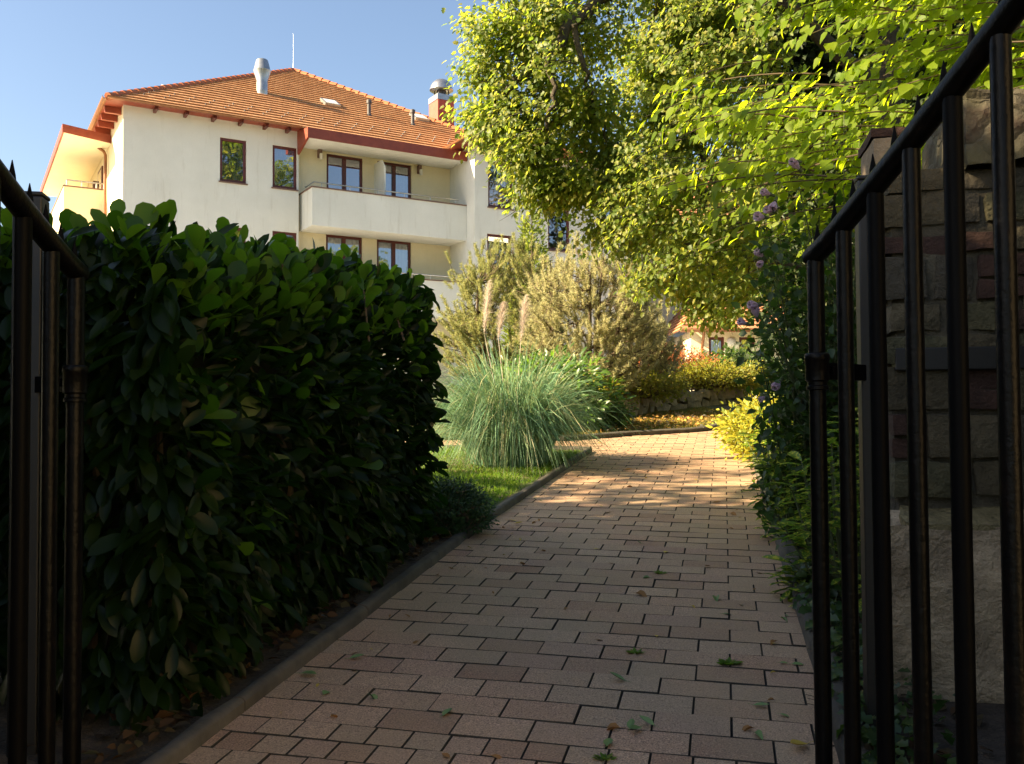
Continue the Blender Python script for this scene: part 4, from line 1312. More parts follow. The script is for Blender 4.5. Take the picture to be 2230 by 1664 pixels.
shrub('stonecrop', 'small yellow green plant on top of the stone wall end', 'plant', (1.15, 12.95, 0), (.35, .25, .3), 50, 30, T_SMALL, .05, M['euonymus'], .09, 7, ground=gz(0, 12.9) + .33)
shrub('euonymus_shrub', 'golden yellow leaved low shrub at the right kerb of the path', 'shrub', (2.38, 8.7, 0), (.36, .75, .48), 150, 38, T_SMALL, .055, M['euonymus'], .11, 8)
shrub('euonymus_shrub', 'yellow leaved shrub behind the golden one at the right kerb', 'shrub', (3.0, 10.4, 0), (.38, .6, .45), 110, 36, T_SMALL, .055, M['euonymus'], .11, 18)

# conifer by the hedge end
r = np.random.default_rng(44)
def conifer(name, label, c, rad, n, needles, ln, w, mat, seed, lean=.0, cat='conifer', upward=1.2):
    r = np.random.default_rng(seed)
    root = thing(name, label, cat, tuple(c))
    cen = ell_pts(np.array(c) + np.array([0, 0, rad[2] * .42]), np.array(rad) * np.array([1, 1, .6]), n, r, .25, -.8)
    cen[:, 2] = np.maximum(cen[:, 2], c[2] + .03)
    q = MB(); P, D = [], []
    b0 = np.array(c)
    for k in range(n):
        e = cen[k]
        a = b0 + (e - b0) * np.array([.15, .15, .25])
        mid = (a + e) / 2 + np.array([0, 0, -.05])
        q.tube([a, mid, e], [.006, .004, .002], 4)
        ax = nrm(e - mid + np.array([0, 0, upward * .12]))
        tt = r.random(needles)
        P.append(e + ax * (tt[:, None] - .6) * .2)
        D.append(ax * .9 + r.normal(0, .45, (needles, 3)))
    P, D = np.concatenate(P), np.concatenate(D)
    V, F = scatter(T_NEEDLE, P, D, r.normal(size=(len(P), 3)), np.full(len(P), ln) * r.uniform(.7, 1.3, len(P)), np.full(len(P), w / ln))
    np_mesh('needles', V, F, mat, root, org=tuple(c))
    q.build('branches', M['twig'], root, org=tuple(c))
    return root
shrub('juniper', 'small dark rounded juniper beside the far end of the laurel hedge', 'shrub', (-.37, 5.16, 0), (.25, .22, .27), 150, 60, T_SMALL, .024, M['juniper'], .055, 26)

# ------------------------------------------------------------------ mountain pines
def pine(label, c, rad, nb, mat, seed, group, ntuft=3, lean=(0, 0)):
    r = np.random.default_rng(seed)
    root = thing('mountain_pine', label, 'pine', tuple(c), 0, group)
    c = np.array(c)
    q = MB(); P, D, S = [], [], []
    stems = []
    for k in range(6):
        az = 6.283 * k / 6 + r.normal(0, .3)
        e = c + np.array([np.cos(az) * rad[0] * .55 + lean[0], np.sin(az) * rad[1] * .55 + lean[1], rad[2] * r.uniform(.55, .9)])
        m1 = c + (e - c) * np.array([.7, .7, .35])
        q.tube([c, m1, (m1 + e) / 2 + r.normal(0, .05, 3), e], [.05, .035, .025, .012], 7)
        for t_ in np.linspace(.15, 1, 9):
            stems.append((1 - t_) ** 2 * c + 2 * t_ * (1 - t_) * m1 + t_ * t_ * e)
    stems = np.array(stems)
    ends = ell_pts(c + np.array([lean[0], lean[1], rad[2] * .45]), (rad[0], rad[1], rad[2] * .58), nb, r, .45, -.75)
    ends[:, 2] = np.maximum(ends[:, 2], c[2] + .1)
    for e in ends:
        dist = np.linalg.norm(stems - e, axis=1) + np.maximum(0, stems[:, 2] - e[2]) * 1.5
        a = stems[dist.argmin()]
        mid = (a + e) / 2 + np.array([0, 0, -.06])
        q.tube([a, mid, e], [.012, .008, .004], 5)
        for j in range(ntuft):
            tip = e + r.normal(0, .11, 3) + np.array([0, 0, .06])
            ax = nrm(tip - mid + np.array([0, 0, .22]) + r.normal(0, .08, 3))
            q.tube([mid + (e - mid) * .6, e, tip], [.005, .004, .003], 4)
            n = 120
            tt = r.uniform(-.16, .07, n)
            P.append(tip + ax * tt[:, None])
            rad_ = nrm(np.cross(ax, rdir(n, r)))
            D.append(ax * r.uniform(.5, 1.1, n)[:, None] + rad_)
            S.append(r.uniform(.04, .075, n))
    P, D, S = np.concatenate(P), np.concatenate(D), np.concatenate(S)
    V, F = scatter(T_NEEDLE, P, D, r.normal(size=(len(P), 3)), S, .0085 / S)
    np_mesh('needles', V, F, mat, root, org=tuple(c))
    q.build('branches', M['twig'], root, org=tuple(c), smooth=True)
gb = gz(0, 13.6) + .31
pine('green and gold mountain pine to the left, behind the pampas plumes', (-.12, 14.7, gb + .08), (1.0, .85, 2.3), 300, M['pine'], 51, 'mountain pines in the raised bed')
pine('tan tinted mountain pine to the right, with bare twisted branches', (1.12, 13.5, gb), (1.0, .85, 2.15), 280, M['pine_brown'], 52, 'mountain pines in the raised bed')
pine('small tan pine above the low stone wall, right of the other pines', (2.1, 15.0, gb + .05), (.6, .6, 1.3), 150, M['pine_brown'], 53, 'mountain pines in the raised bed')

# thuja
def thuja(c, rad, H, seed):
    r = np.random.default_rng(seed)
    root = thing('thuja', 'slender pale green thuja rising behind the pines', 'conifer', tuple(c))
    c = np.array(c)
    n = 520
    hh = H * (1 - np.sqrt(r.random(n)) * .97)
    az = r.uniform(0, 6.283, n)
    R_ = rad * (1 - hh / H) ** .75 * r.uniform(.55, 1.05, n) + .02
    cen = c + np.stack([np.cos(az) * R_, np.sin(az) * R_, hh], 1)
    q = MB(); q.tube([c, c + np.array([.03, 0, H * .6]), c + np.array([0, 0, H * .97])], [.06, .035, .006], 7)
    P, D, N = [], [], []
    for k in range(n):
        outv = np.array([np.cos(az[k]), np.sin(az[k]), .75])
        m_ = 16
        P.append(cen[k] + r.normal(0, .05, (m_, 3))); D.append(outv + r.normal(0, .45, (m_, 3))); N.append(r.normal(size=(m_, 3)))
        q.tube([c + np.array([0, 0, max(.02, hh[k] - .12)]), cen[k]], [.006, .002], 4)
    P, D, N = map(np.concatenate, (P, D, N))
    V, F = scatter(T_SMALL, P, D, N, r.uniform(.07, .13, len(P)), np.full(len(P), .7))
    np_mesh('foliage', V, F, M['thuja'], root, org=tuple(c)); q.build('trunk', M['bark'], root, org=tuple(c))
tp = at(1160, 800, 17.2)
thuja((tp.x, 17.2, gz(0, 17.2) + .3), .62, at(1160, 452, 17.2).z - gz(0, 17.2) - .3, 5)

# ------------------------------------------------------------------ trees
def tree(name, label, trunk, limbs, blobs, nleaf, tpl, size, mat, seed, cat='tree', cr_=.3, trad=.2, droop=.25, group=None, twig=.012, smooth=False, dens=1.0):
    org = tuple(trunk[0])
    root = thing(name, label, cat, org, 0, group)
    r = np.random.default_rng(seed)
    q = MB()
    nT = len(trunk)
    q.tube(trunk, [trad * (1 - .55 * i / (nT - 1)) * (1.35 if i == 0 else 1) for i in range(nT)], 12)
    q.build('trunk', M['bark'], root, org=org, smooth=True)
    nodes = [np.array(p) for p in trunk[1:]]
    for pts, r0 in limbs:
        pts = [np.array(p, float) for p in pts]
        fine_ = []
        for a, b2 in zip(pts[:-1], pts[1:]):
            for k in range(5): fine_.append(a + (b2 - a) * k / 5 + r.normal(0, .02, 3) * (len(fine_) > 0))
        fine_.append(pts[-1])
        q = MB(); q.tube(fine_, list(np.linspace(r0, r0 * .3, len(fine_))), 9)
        q.build('limb', M['bark'], root, org=org, smooth=True)
        nodes += fine_[2:]
    cen, rads, oc = [], [], []
    bn = []
    q = MB()
    for (c, rad, n) in blobs:
        c = np.array(c, float)
        nd = np.array(nodes)
        a = nd[np.linalg.norm(nd - c, axis=1).argmin()]
        mid = (a + c) / 2 + np.array([0, 0, .15]) + r.normal(0, .06, 3)
        for k in range(5):
            t_ = k / 4
            bn.append((1 - t_) ** 2 * a + 2 * t_ * (1 - t_) * mid + t_ * t_ * c)
        q = MB(); q.tube(bn[-5:], [twig * 2.6, twig * 2.2, twig * 1.9, twig * 1.5, twig], 6); q.build('bough', M['bark'], root, org=org, smooth=True)
        e = ell_pts(c, rad, int(n * dens), r, .3, -1.1)
        cen.append(e)
    cen = np.concatenate(cen)
    bn = np.array(bn)
    anc = lambda p: bn[np.linalg.norm(bn - p, axis=1).argmin()]
    clump_plant(root, org, cen, r.uniform(.6, 1.3, len(cen)) * cr_, nleaf, tpl, size, mat, np.array(trunk[-1], float) * .3 + cen.mean(0) * .7, seed + 1, droop, anc, twig * .6, twigmat='bark', name='crown', twname='twigs', smooth=smooth)
    return root
A3 = lambda px, py, Y: tuple(at(px, py, Y))
MB_ = [  # px, py, distance, radii in metres, clumps
    (1115, 110, 8.6, (.50, .65, .62), 60), (1110, -120, 8.7, (.55, .7, .5), 50), (1085, 262, 8.5, (.36, .5, .25), 34), (1255, 70, 9.1, (.55, .8, .7), 60),
    (1240, 250, 8.6, (.50, .55, .36), 48), (1175, 340, 8.3, (.32, .45, .17), 26), (1205, 415, 8.4, (.42, .4, .17), 34), (1330, 370, 8.8, (.45, .5, .42), 48),
    (1345, 510, 8.9, (.38, .5, .28), 36), (1440, 590, 9.2, (.38, .5, .26), 36), (1540, 470, 9.6, (.50, .6, .50), 50), (1490, 250, 9.9, (.45, .7, .50), 50),
    (1600, 60, 10.2, (.8, .8, .7), 60), (1640, 560, 10.2, (.50, .6, .55), 50), (1560, 672, 9.3, (.22, .4, .09), 16), (1420, -60, 9.6, (.5, .8, .42), 50), (1430, 90, 10.4, (.5, .7, .5), 50), (1520, 60, 10.8, (.5, .7, .5), 50), (1400, 170, 10.4, (.35, .5, .4), 30), (1420, 300, 9.9, (.40, .5, .35), 34), (1600, 330, 10.4, (.5, .6, .5), 44), (1420, 420, 9.3, (.4, .5, .3), 36), (1535, 640, 9.6, (.28, .4, .14), 18)]
tr = [(4.5, 10.6, gz(0, 10.6) - .05), (4.45, 10.6, 1.8), (4.4, 10.5, 3.4), (4.3, 10.3, 5.2), (4.1, 10.1, 7.4)]
lim = [([(4.35, 10.4, 4.6), A3(1560, -110, 9.3), A3(1320, -12, 8.7), A3(1240, 60, 8.4), A3(1190, 128, 8.2), A3(1105, 190, 8.3), A3(1060, 230, 8.5)], .085), ([A3(1250, 52, 8.1), A3(1275, 150, 8.1), A3(1300, 240, 8.3), A3(1320, 310, 8.5)], .03), ([A3(1195, 122, 7.95), A3(1210, 230, 8.0), A3(1190, 300, 8.2), A3(1160, 350, 8.3)], .026),
       ([(4.42, 10.5, 2.9), A3(1600, 430, 9.6), A3(1420, 400, 9.1), A3(1300, 400, 8.7), A3(1190, 380, 8.4)], .055),
       ([(4.43, 10.55, 2.4), A3(1630, 560, 9.7), A3(1480, 560, 9.3)], .045),
       ([(4.25, 10.25, 5.6), (2.6, 9.3, 6.8), (1.4, 9, 7.2)], .09)]
maple = tree('maple_tree', 'big maple with yellow green crown hanging over the path and hiding the houses', tr, lim, [(A3(a, b2, c2), d, int(e * (.46 if b2 > 440 else .72))) for a, b2, c2, d, e in MB_] + [((1.5, 9.2, 6.6), (1.6, 1.2, .8), 110), ((3.4, 9.6, 6.6), (1.4, 1.2, 1.0), 90)],
     90, T_MAPLE, .052, M['maple'], 61, cr_=.20, trad=.2)

# outer sprays of the maple on the near side of its crown
def maple_sprays(root, seed):
    r = np.random.default_rng(seed)
    org = tuple(root.location)
    q = MB(); P, D, N, S = [], [], [], []
    boxes = [(1270, 1660, 330, 560, 75), (1330, 1620, 480, 640, 40), (1490, 1640, 640, 705, 14), (1380, 1640, -40, 330, 50), (1000, 1200, 0, 330, 18)]
    for x0, x1, y0, y1, n_ in boxes:
        for _ in range(n_):
            px, py, Y = r.uniform(x0, x1), r.uniform(y0, y1), r.uniform(7.3, 8.4)
            e = np.array(at(px, py, Y))
            ln = r.uniform(.4, .75)
            a = e + np.array([ln * r.uniform(.4, 1), r.uniform(.1, .6), r.uniform(.05, .4)])
            mid = (a + e) / 2 + np.array([0, 0, .08])
            tt = np.linspace(0, 1, 7)[:, None]
            q.tube(list((1 - tt) ** 2 * a + 2 * tt * (1 - tt) * mid + tt * tt * e), list(np.linspace(.006, .0015, 7)), 4)
            n = 44
            t_ = r.random(n)[:, None] ** .8
            p = (1 - t_) ** 2 * a + 2 * t_ * (1 - t_) * mid + t_ * t_ * e
            ax = nrm(2 * (1 - t_) * (mid - a) + 2 * t_ * (e - mid))
            side = nrm(np.cross(ax, np.array([0, 0, 1.0]))) * np.where(np.arange(n) % 2, 1, -1)[:, None]
            P.append(p + side * .015 + r.normal(0, .045, (n, 3)))
            D.append(ax * .6 + side * .7 + np.array([0, 0, -.45]) + r.normal(0, .35, (n, 3)))
            N.append(np.array([-.7, -.4, .75]) + r.normal(0, .38, (n, 3)))
            S.append(r.uniform(.035, .062, n))
    P, D, N, S = map(np.concatenate, (P, D, N, S))
    V, F = scatter(T_MAPLE, P, D, N, S)
    np_mesh('outer_sprays', V, F, M['maple'], root, org=org)
    q.build('twigs', M['bark'], root, org=org)
maple_sprays(maple, 65)

# linden: layered sprays of large bright leaves
def linden(seed):
    r = np.random.default_rng(seed)
    base = (4.9, 6.3, gz(0, 6.3) - .05)
    root = thing('linden_tree', 'linden with long sprays of big glowing lime green leaves above the stone wall', 'tree', base)
    q = MB(); q.tube([base, (4.85, 6.3, 2), (4.8, 6.2, 4.2), (4.7, 6.1, 6.5)], [.24, .19, .16, .08], 12); q.build('trunk', M['bark'], root, org=base, smooth=True)
    P, D, N, S = [], [], [], []
    q = MB()
    sprays = []
    for k in range(270):
        px = r.uniform(1400, 2260); f = (px - 1400) / 860
        py = r.uniform(-60, 560) if px < 1800 else r.uniform(-60, 430)
        # the upper left stays open to the dark tree behind
        if px < 1560 and py < 150: continue
        if 1500 < px < 1790 and 60 < py < 230 and r.random() < .8: continue
        if px < 1520 and py > 440: continue
        sprays.append((px, py, r.uniform(4.5, 6.2)))
    for px, py, Y in sprays:
        e = np.array(at(px, py, Y))
        ln = r.uniform(.7, 1.2)
        a = e + np.array([ln * r.uniform(.75, 1), r.uniform(-.25, .35), r.uniform(-.02, .28)])
        mid = (a + e) / 2 + np.array([0, 0, .10])
        tt = np.linspace(0, 1, 9)[:, None]
        C_ = (1 - tt) ** 2 * a + 2 * tt * (1 - tt) * mid + tt * tt * e
        q.tube(list(C_), list(np.linspace(.006, .0018, 9)), 5)
        n = 26
        t_ = np.sort(r.random(n))[:, None]
        p = (1 - t_) ** 2 * a + 2 * t_ * (1 - t_) * mid + t_ * t_ * e
        ax = nrm(2 * (1 - t_) * (mid - a) + 2 * t_ * (e - mid))
        side = nrm(np.cross(ax, np.array([0, 0, 1.0]))) * np.where(np.arange(n) % 2, 1, -1)[:, None]
        P.append(p + side * .015 + r.normal(0, .02, (n, 3)))
        D.append(ax * .7 + side * .75 + np.array([0, 0, -.55]) + r.normal(0, .25, (n, 3)))
        N.append(np.array([-.7, -.45, .8]) + r.normal(0, .28, (n, 3)))
        S.append(r.uniform(.05, .095, n))
    P, D, N, S = map(np.concatenate, (P, D, N, S))
    V, F = scatter(T_HEART, P, D, N, S)
    np_mesh('crown', V, F, M['linden'], root, org=base, smooth=True)
    q.build('twigs', M['twig'], root, org=base)
    for k in range(9):
        z = 2.2 + k * .45
        q = MB(); e = np.array([r.uniform(2.6, 3.4), r.uniform(5, 6.4), z + r.uniform(.1, .5)])
        q.tube([(4.83, 6.25, z - .3), (4.2, 5.9 + r.uniform(-.4, .4), z + .1), tuple(e)], [.05, .03, .012], 7); q.build('limb', M['bark'], root, org=base, smooth=True)
linden(71)
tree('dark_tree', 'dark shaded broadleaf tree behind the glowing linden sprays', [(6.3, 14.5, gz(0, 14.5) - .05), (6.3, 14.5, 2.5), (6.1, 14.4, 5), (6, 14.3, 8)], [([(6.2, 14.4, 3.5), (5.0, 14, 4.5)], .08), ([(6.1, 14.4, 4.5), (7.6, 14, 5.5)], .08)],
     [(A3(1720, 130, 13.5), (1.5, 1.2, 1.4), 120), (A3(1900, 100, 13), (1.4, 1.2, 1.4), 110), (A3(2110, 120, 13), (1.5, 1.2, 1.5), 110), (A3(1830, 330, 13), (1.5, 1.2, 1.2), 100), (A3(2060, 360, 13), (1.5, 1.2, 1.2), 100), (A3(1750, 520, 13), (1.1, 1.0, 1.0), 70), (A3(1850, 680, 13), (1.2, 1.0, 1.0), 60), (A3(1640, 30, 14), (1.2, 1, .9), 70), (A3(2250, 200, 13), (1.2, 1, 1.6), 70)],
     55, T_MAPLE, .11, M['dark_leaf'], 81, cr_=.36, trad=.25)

# ------------------------------------------------------------------ right border: hibiscus, aucuba, ivy
def hibiscus(seed):
    r = np.random.default_rng(seed)
    c = np.array([1.72, 4.95, gz(0, 4.95)])
    root = thing('hibiscus_shrub', 'tall dark green hibiscus with pale pink flowers beside the right gate leaf', 'shrub', tuple(c))
    q = MB(); P, D, N, S = [], [], [], []
    tall = [(1725, 345), (1760, 330), (1798, 285), (1838, 250), (1872, 270), (1690, 420), (1655, 455), (1640, 560), (1850, 400)]
    stems = [(at(px, py, r.uniform(4.5, 5.0)), 1) for px, py in tall]
    for k in range(95):
        px = r.uniform(1645, 1925); top = 430 + max(0, (1700 - px)) * 3.2
        stems.append((at(px, r.uniform(top, 900), r.uniform(4.25, 5.5)), 0))
    for e, tl in stems:
        e = np.array(e)
        a = c + np.array([r.normal(0, .10), r.normal(0, .15), 0])
        m1 = a + (e - a) * np.array([.45, .45, .6])
        tt = np.linspace(0, 1, 7)[:, None]
        C_ = (1 - tt) ** 2 * a + 2 * tt * (1 - tt) * m1 + tt * tt * e
        q.tube(list(C_), list(np.linspace(.010, .002, 7)), 5)
        n = 46 if not tl else 34
        t_ = r.uniform(.12 if not tl else .3, 1, n)[:, None]
        p = (1 - t_) ** 2 * a + 2 * t_ * (1 - t_) * m1 + t_ * t_ * e
        sp_ = .075 if not tl else .03
        d = rdir(n, r) * np.array([1, 1, .5]) + np.array([-.1, -.25, .1])
        P.append(p + r.normal(0, sp_, (n, 3))); D.append(d); N.append(np.array([0, -.2, 1.0]) + r.normal(0, .45, (n, 3))); S.append(r.uniform(.038, .07, n))
    # skirt of foliage down to the ground
    n = 2600
    px, py, Y = r.uniform(1650, 1930, n), r.uniform(500, 1230, n), r.uniform(4.3, 5.3, n)
    p = np.array([at(a_, b_, c_) for a_, b_, c_ in zip(px, py, Y)])
    ok = p[:, 2] > SL * p[:, 1] + .1
    P.append(p[ok]); D.append((rdir(n, r) + np.array([-.1, -.3, -.1]))[ok]); N.append((np.array([0, -.2, 1.0]) + r.normal(0, .45, (n, 3)))[ok]); S.append(r.uniform(.035, .065, n)[ok])
    P, D, N, S = map(np.concatenate, (P, D, N, S))
    V, F = scatter(T_LEAF, P, D, N, S)
    np_mesh('foliage', V, F, M['hibiscus'], root, org=tuple(c)); q.build('stems', M['green_twig'], root, org=tuple(c))
    T_PET = leaf_tpl([(0, .06), (.35, .22), (.75, .36), (1, .20)], fold=.06, curl=.10)
    for px, py, s in ((1729, 352, .045), (1735, 362, .04), (1668, 420, .05), (1685, 447, .05), (1674, 458, .045), (1655, 472, .055), (1654, 552, .05), (1657, 573, .045), (1641, 664, .055), (1646, 681, .05), (1617, 702, .045), (1692, 838, .058), (1660, 868, .035), (1788, 526, .055)):
        cc = np.array(at(px, py, 4.35))
        ax = nrm(np.array([-.75 + r.normal(0, .3), -.35, r.normal(.05, .35)]))
        n = 7
        a1 = nrm(np.cross(ax, np.array([0, 0, 1.0]))); a2 = np.cross(ax, a1)
        th_ = 6.283 * np.arange(n) / n
        rad_ = np.cos(th_)[:, None] * a1 + np.sin(th_)[:, None] * a2
        V, F = scatter(T_PET, np.repeat(cc[None], n, 0) - ax * s * .5 + rad_ * .003, ax + rad_ * r.uniform(.28, .5), -rad_ + .1 * ax, np.full(n, s * 1.0))
        fl_ = np_mesh('flower', V, F, M['petal'], root, smooth=True, org=tuple(c))
        q = MB(); q.tube([cc - ax * s * 1.0, cc - ax * s * .45], [.006, .011], 7); q.tube([cc - ax * s * .5, cc + ax * s * .5], [.002, .003], 5)
        q.build('calyx', M['green_twig'], fl_, org=tuple(c))
hibiscus(91)
def aucuba(label, c, rad, nsh, seed, group):
    r = np.random.default_rng(seed)
    root = thing('aucuba_shrub', label, 'shrub', tuple(c), 0, group)
    c = np.array(c)
    ends = ell_pts(c + np.array([0, 0, rad[2] * .35]), (rad[0], rad[1], rad[2] * .65), nsh, r, .35, -.5)
    ends[:, 2] = np.maximum(ends[:, 2], c[2] + .06)
    q = MB(); parts_ = []
    for e in ends:
        a = c + (e - c) * np.array([.5, .5, .08])
        q.tube([a, (a + e) / 2 + r.normal(0, .02, 3), e], [.006, .005, .003], 5)
        nl = r.integers(6, 10)
        az = r.uniform(0, 6.28) + np.arange(nl) * 2.4
        rad_ = np.stack([np.cos(az), np.sin(az), np.zeros(nl)], 1)
        ax = nrm(np.array([(e - c)[0] * .8, (e - c)[1] * .8, .7]))
        D = rad_ + ax * np.linspace(.1, .8, nl)[:, None] + np.array([-.1, 0, -.3])
        parts_.append(scatter(T_LAUREL, e - ax * np.linspace(.06, 0, nl)[:, None], D, ax + np.array([0, 0, .6]) + r.normal(0, .2, (nl, 3)), r.uniform(.07, .125, nl), r.uniform(.75, .95, nl)))
    V, F = merge(parts_)
    np_mesh('foliage', V, F, M['aucuba'], root, smooth=True, org=tuple(c)); q.build('stems', M['green_twig'], root, org=tuple(c))
rx = lambda y: 1.29 + .2256 * (y - 4.44)
aucuba('yellow spotted aucuba nearest the gate, spilling over the right kerb', (rx(3.75) + .26, 3.75, gz(0, 3.75)), (.30, .55, .80), 85, 1, 'spotted aucubas along the right kerb')
aucuba('yellow spotted aucuba in the middle of the right border', (rx(4.9) + .22, 4.9, gz(0, 4.9)), (.30, .55, .85), 95, 2, 'spotted aucubas along the right kerb')
aucuba('yellow spotted aucuba farthest along the right border', (rx(6.4) + .22, 6.4, gz(0, 6.4)), (.32, .75, .80), 95, 3, 'spotted aucubas along the right kerb')
r = np.random.default_rng(14)
n = 700
y = r.uniform(1.9, 4.2, n); x = rx(y) + .02 + np.abs(r.normal(0, .14, n))
P = np.stack([x, y, SL * y + .05 + r.uniform(0, .07, n)], 1)
V, F = scatter(T_MAPLE, P, np.concatenate([r.normal(size=(n, 2)), r.normal(-.1, .3, (n, 1))], 1), np.array([-.2, -.3, 1.0]) + r.normal(0, .4, (n, 3)), r.uniform(.025, .055, n))
iv = thing('ivy', 'dark ivy creeping over the kerb below the aucuba at the right gate leaf', 'plant', (rx(3) + .1, 3, gz(0, 3)))
np_mesh('foliage', V, F, M['ivy'], iv, org=tuple(iv.location))
q = MB()
for k in range(26):
    y0_ = r.uniform(2, 4); p = np.array([rx(y0_) + .25, y0_, SL * y0_ + .05])
    q.tube([p, p + np.array([-.15, r.uniform(-.1, .1), .02]), p + np.array([-.26, r.uniform(-.2, .2), .0])], [.003, .002, .001], 4)
q.build('runners', M['twig'], iv, org=tuple(iv.location))
y = r.uniform(1.9, 6, 420); x = rx(y) + .08 + np.abs(r.normal(0, .15, 420))
V, F = scatter(T_LEAF, np.stack([x, y, SL * y + .04], 1), np.concatenate([r.normal(size=(420, 2)), r.normal(0, .2, (420, 1))], 1), np.array([0, 0, 1.0]) + r.normal(0, .4, (420, 3)), r.uniform(.03, .06, 420))
stuff(np_mesh('leaf_litter', V, F, M['litter']))

# ------------------------------------------------------------------ weeds and fallen leaves on the paving
def ground_pt(px, py):
    rr2 = ray(px, py)
    tt = -EYE / (rr2.z - SL * rr2.y)
    return rr2 * tt + Vector((0, 0, EYE))
for i, (px, py, n, lab) in enumerate(((1588, 1448, 60, 'largest tuft of weeds growing in a paving joint'), (1385, 1424, 30, 'small weed tuft in a joint left of the largest tuft'), (1438, 1250, 24, 'tiny weed sprout in a paving joint in the middle of the path'), (1318, 1655, 22, 'tiny weed sprout in a joint at the bottom edge of the photo'))):
    p = np.array(ground_pt(px, py))
    r = np.random.default_rng(i)
    o = thing('weed', lab, 'weed', tuple(p))
    az = r.uniform(0, 6.28, n)
    rd_ = np.stack([np.cos(az), np.sin(az) * .6, np.zeros(n)], 1)
    sz = .034 if i == 0 else .028
    V, F = scatter(T_SMALL, p + rd_ * r.uniform(0, sz * .6, n)[:, None], rd_ + np.array([0, 0, .5]), np.array([0, 0, 1.0]) + r.normal(0, .2, (n, 3)), r.uniform(.5, 1, n) * sz)
    np_mesh('foliage', V, F, M['grass'], o, org=tuple(p))
LEAVES = {'dry': ('curled brown leaf lying on the path', 'brown fallen leaves on the path', M['fallen_dry']),
          'yellow': ('yellow leaf lying on the path', 'yellow fallen leaves on the path', M['fallen_yellow']),
          'green': ('small pale green leaf lying on the path', 'green fallen leaves on the path', M['fallen_green'])}
protos = {}
def leaf_proto(kind, v):
    q = MB()
    V, (Q, T) = leaf_tpl([(0, .02), (.25, .22), (.55, .26), (.8, .16), (1, 0)], fold=(.5, .25, .12)[v], curl=(-.35, .25, -.15)[v])
    q.add([tuple(p) for p in V], [tuple(f) for f in Q] + [tuple(f) for f in T])
    n0 = len(q.v)
    q.tube([(-.35, .03, .02), (-.15, 0, .03), (.02, 0, 0)], [.012, .012, .016], 4)
    return q
rl = random.Random(12)
spots = [(1262, 1105, 'dry', .05), (1330, 1117, 'dry', .06), (1552, 1096, 'dry', .055), (1385, 1295, 'dry', .06), (1560, 1303, 'green', .055), (1105, 1135, 'yellow', .06), (1120, 1142, 'yellow', .05), (1295, 1198, 'yellow', .045), (1448, 1206, 'yellow', .05), (1415, 1261, 'green', .045),
         (1362, 1487, 'green', .055), (1372, 1592, 'green', .045), (1395, 1588, 'green', .05), (1425, 1585, 'green', .05), (1322, 1630, 'green', .05), (1640, 1540, 'green', .045), (1640, 1590, 'dry', .04), (1643, 1600, 'green', .04), (1758, 1625, 'yellow', .07), (1575, 1340, 'green', .04),
         (1350, 1590, 'dry', .05), (1725, 1450, 'green', .04), (1690, 1400, 'dry', .035), (1700, 1348, 'green', .035), (705, 1517, 'green', .045), (805, 1518, 'green', .04), (760, 1438, 'green', .05), (965, 1563, 'green', .05), (1070, 1650, 'dry', .035), (980, 1655, 'dry', .03), (655, 1470, 'green', .06),
         (1360, 1024, 'yellow', .07), (1378, 1062, 'dry', .06), (1275, 1020, 'yellow', .06), (1590, 1120, 'dry', .06), (1650, 1250, 'dry', .05), (1230, 1330, 'dry', .03), (1180, 1202, 'dry', .03), (1132, 1230, 'dry', .04), (1545, 1235, 'dry', .045)]
for k in range(90):
    y = rl.uniform(2.6, 10.5)
    s_ = rl.choice((rl.uniform(.03, .2), rl.uniform(.03, .16), rl.uniform(.02, .3), rl.uniform(0, 1.6), 1.62 - rl.uniform(.03, .25)))
    x = kl(y) + .05 + s_ if y < 9 else rl.uniform(.9, 2.2)
    spots.append(((x, y), None, rl.choice(('dry', 'dry', 'yellow', 'green')), rl.uniform(.016, .036)))
for px, py, kind, s in spots:
    p = ground_pt(px, py) if py is not None else Vector((px[0], px[1], SL * px[1]))
    v = rl.randrange(3)
    lab, grp, mat = LEAVES[kind]
    if (kind, v) not in protos:
        o = leaf_proto(kind, v).build('fallen_leaf', mat, smooth=True)
        protos[(kind, v)] = o
    else:
        o = protos[(kind, v)].copy(); C.objects.link(o)
    tag(o, lab, 'leaf', grp)
    o.location = (p.x, p.y, p.z + .006)
    o.scale = (s, s, s)
    o.rotation_euler = (rl.uniform(-.25, .25), rl.uniform(-.2, .2), rl.uniform(0, 6.28))

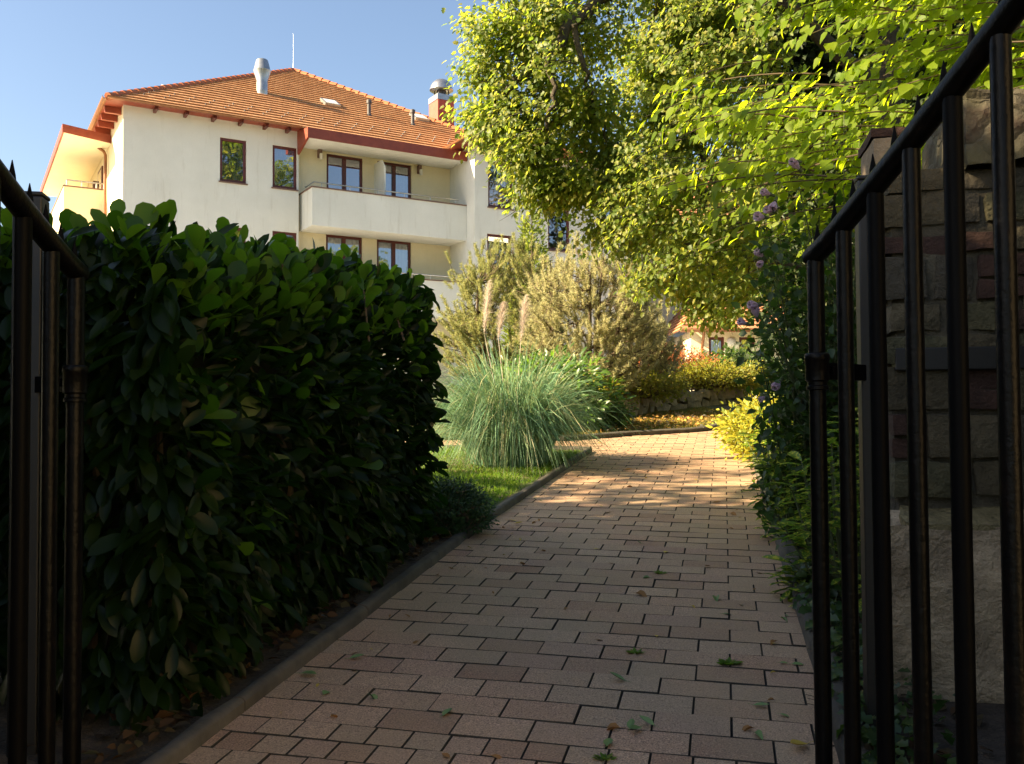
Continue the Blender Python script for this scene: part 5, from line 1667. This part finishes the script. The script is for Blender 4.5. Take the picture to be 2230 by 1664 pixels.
# ------------------------------------------------------------------ trees round the gate, outside the picture, that shade it
def shade_tree(label, base, H, blobs, seed, n, size=.26):
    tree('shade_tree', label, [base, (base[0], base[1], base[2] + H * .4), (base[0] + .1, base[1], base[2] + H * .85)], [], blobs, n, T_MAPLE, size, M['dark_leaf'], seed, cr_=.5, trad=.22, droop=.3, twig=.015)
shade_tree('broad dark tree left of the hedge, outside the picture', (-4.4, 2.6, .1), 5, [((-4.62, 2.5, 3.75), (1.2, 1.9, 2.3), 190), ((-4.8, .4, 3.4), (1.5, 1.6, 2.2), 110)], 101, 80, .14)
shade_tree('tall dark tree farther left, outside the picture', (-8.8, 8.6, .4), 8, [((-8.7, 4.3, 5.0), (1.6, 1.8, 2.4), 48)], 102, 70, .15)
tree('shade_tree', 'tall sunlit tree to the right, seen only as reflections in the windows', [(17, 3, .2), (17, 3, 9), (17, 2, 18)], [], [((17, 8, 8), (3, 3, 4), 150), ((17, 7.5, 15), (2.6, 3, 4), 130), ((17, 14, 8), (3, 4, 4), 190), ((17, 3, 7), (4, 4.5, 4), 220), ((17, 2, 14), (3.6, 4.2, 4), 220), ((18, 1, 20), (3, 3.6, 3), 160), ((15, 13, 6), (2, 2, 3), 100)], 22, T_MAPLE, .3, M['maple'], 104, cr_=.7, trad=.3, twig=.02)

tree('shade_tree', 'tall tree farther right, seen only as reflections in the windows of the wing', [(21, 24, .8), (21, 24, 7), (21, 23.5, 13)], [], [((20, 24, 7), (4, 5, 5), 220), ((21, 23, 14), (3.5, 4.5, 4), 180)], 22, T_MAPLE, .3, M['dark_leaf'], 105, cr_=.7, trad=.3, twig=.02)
nh = thing('bounce_house', 'pale house added right of the camera, outside the picture, to bounce warm sunlight', 'house', (4.6, -9.5, -.3))  # added out of view as a warm bounce surface for path and hedge
q = MB(); q.box(0, 6, 0, 8.6, 0, 6.2); q.build('wall', stucco('ochre_stucco', (.56, .46, .30), (.62, .51, .34)), nh)
q = MB()
slope_rows(q, (-.4, 9.0, 6.21), (-.4, -.4, 6.21), (3, 9.0, 8.4), (3, -.4, 8.4), 12)
slope_rows(q, (6.4, -.4, 6.21), (6.4, 9.0, 6.21), (3, -.4, 8.4), (3, 9.0, 8.4), 12)
q.build('roof', M['tiles_old'], nh)
for yy in (1.5, 5.8):
    q = MB(); q.box(-.03, -.003, yy, yy + 1.1, 3.6, 5.0); o = q.build('window', M['wood_red'], nh)
    q = MB(); q.quad((-.034, yy + 1.0, 3.7), (-.034, yy + .1, 3.7), (-.034, yy + .1, 4.9), (-.034, yy + 1.0, 4.9)); q.build('pane', M['glass'], o)
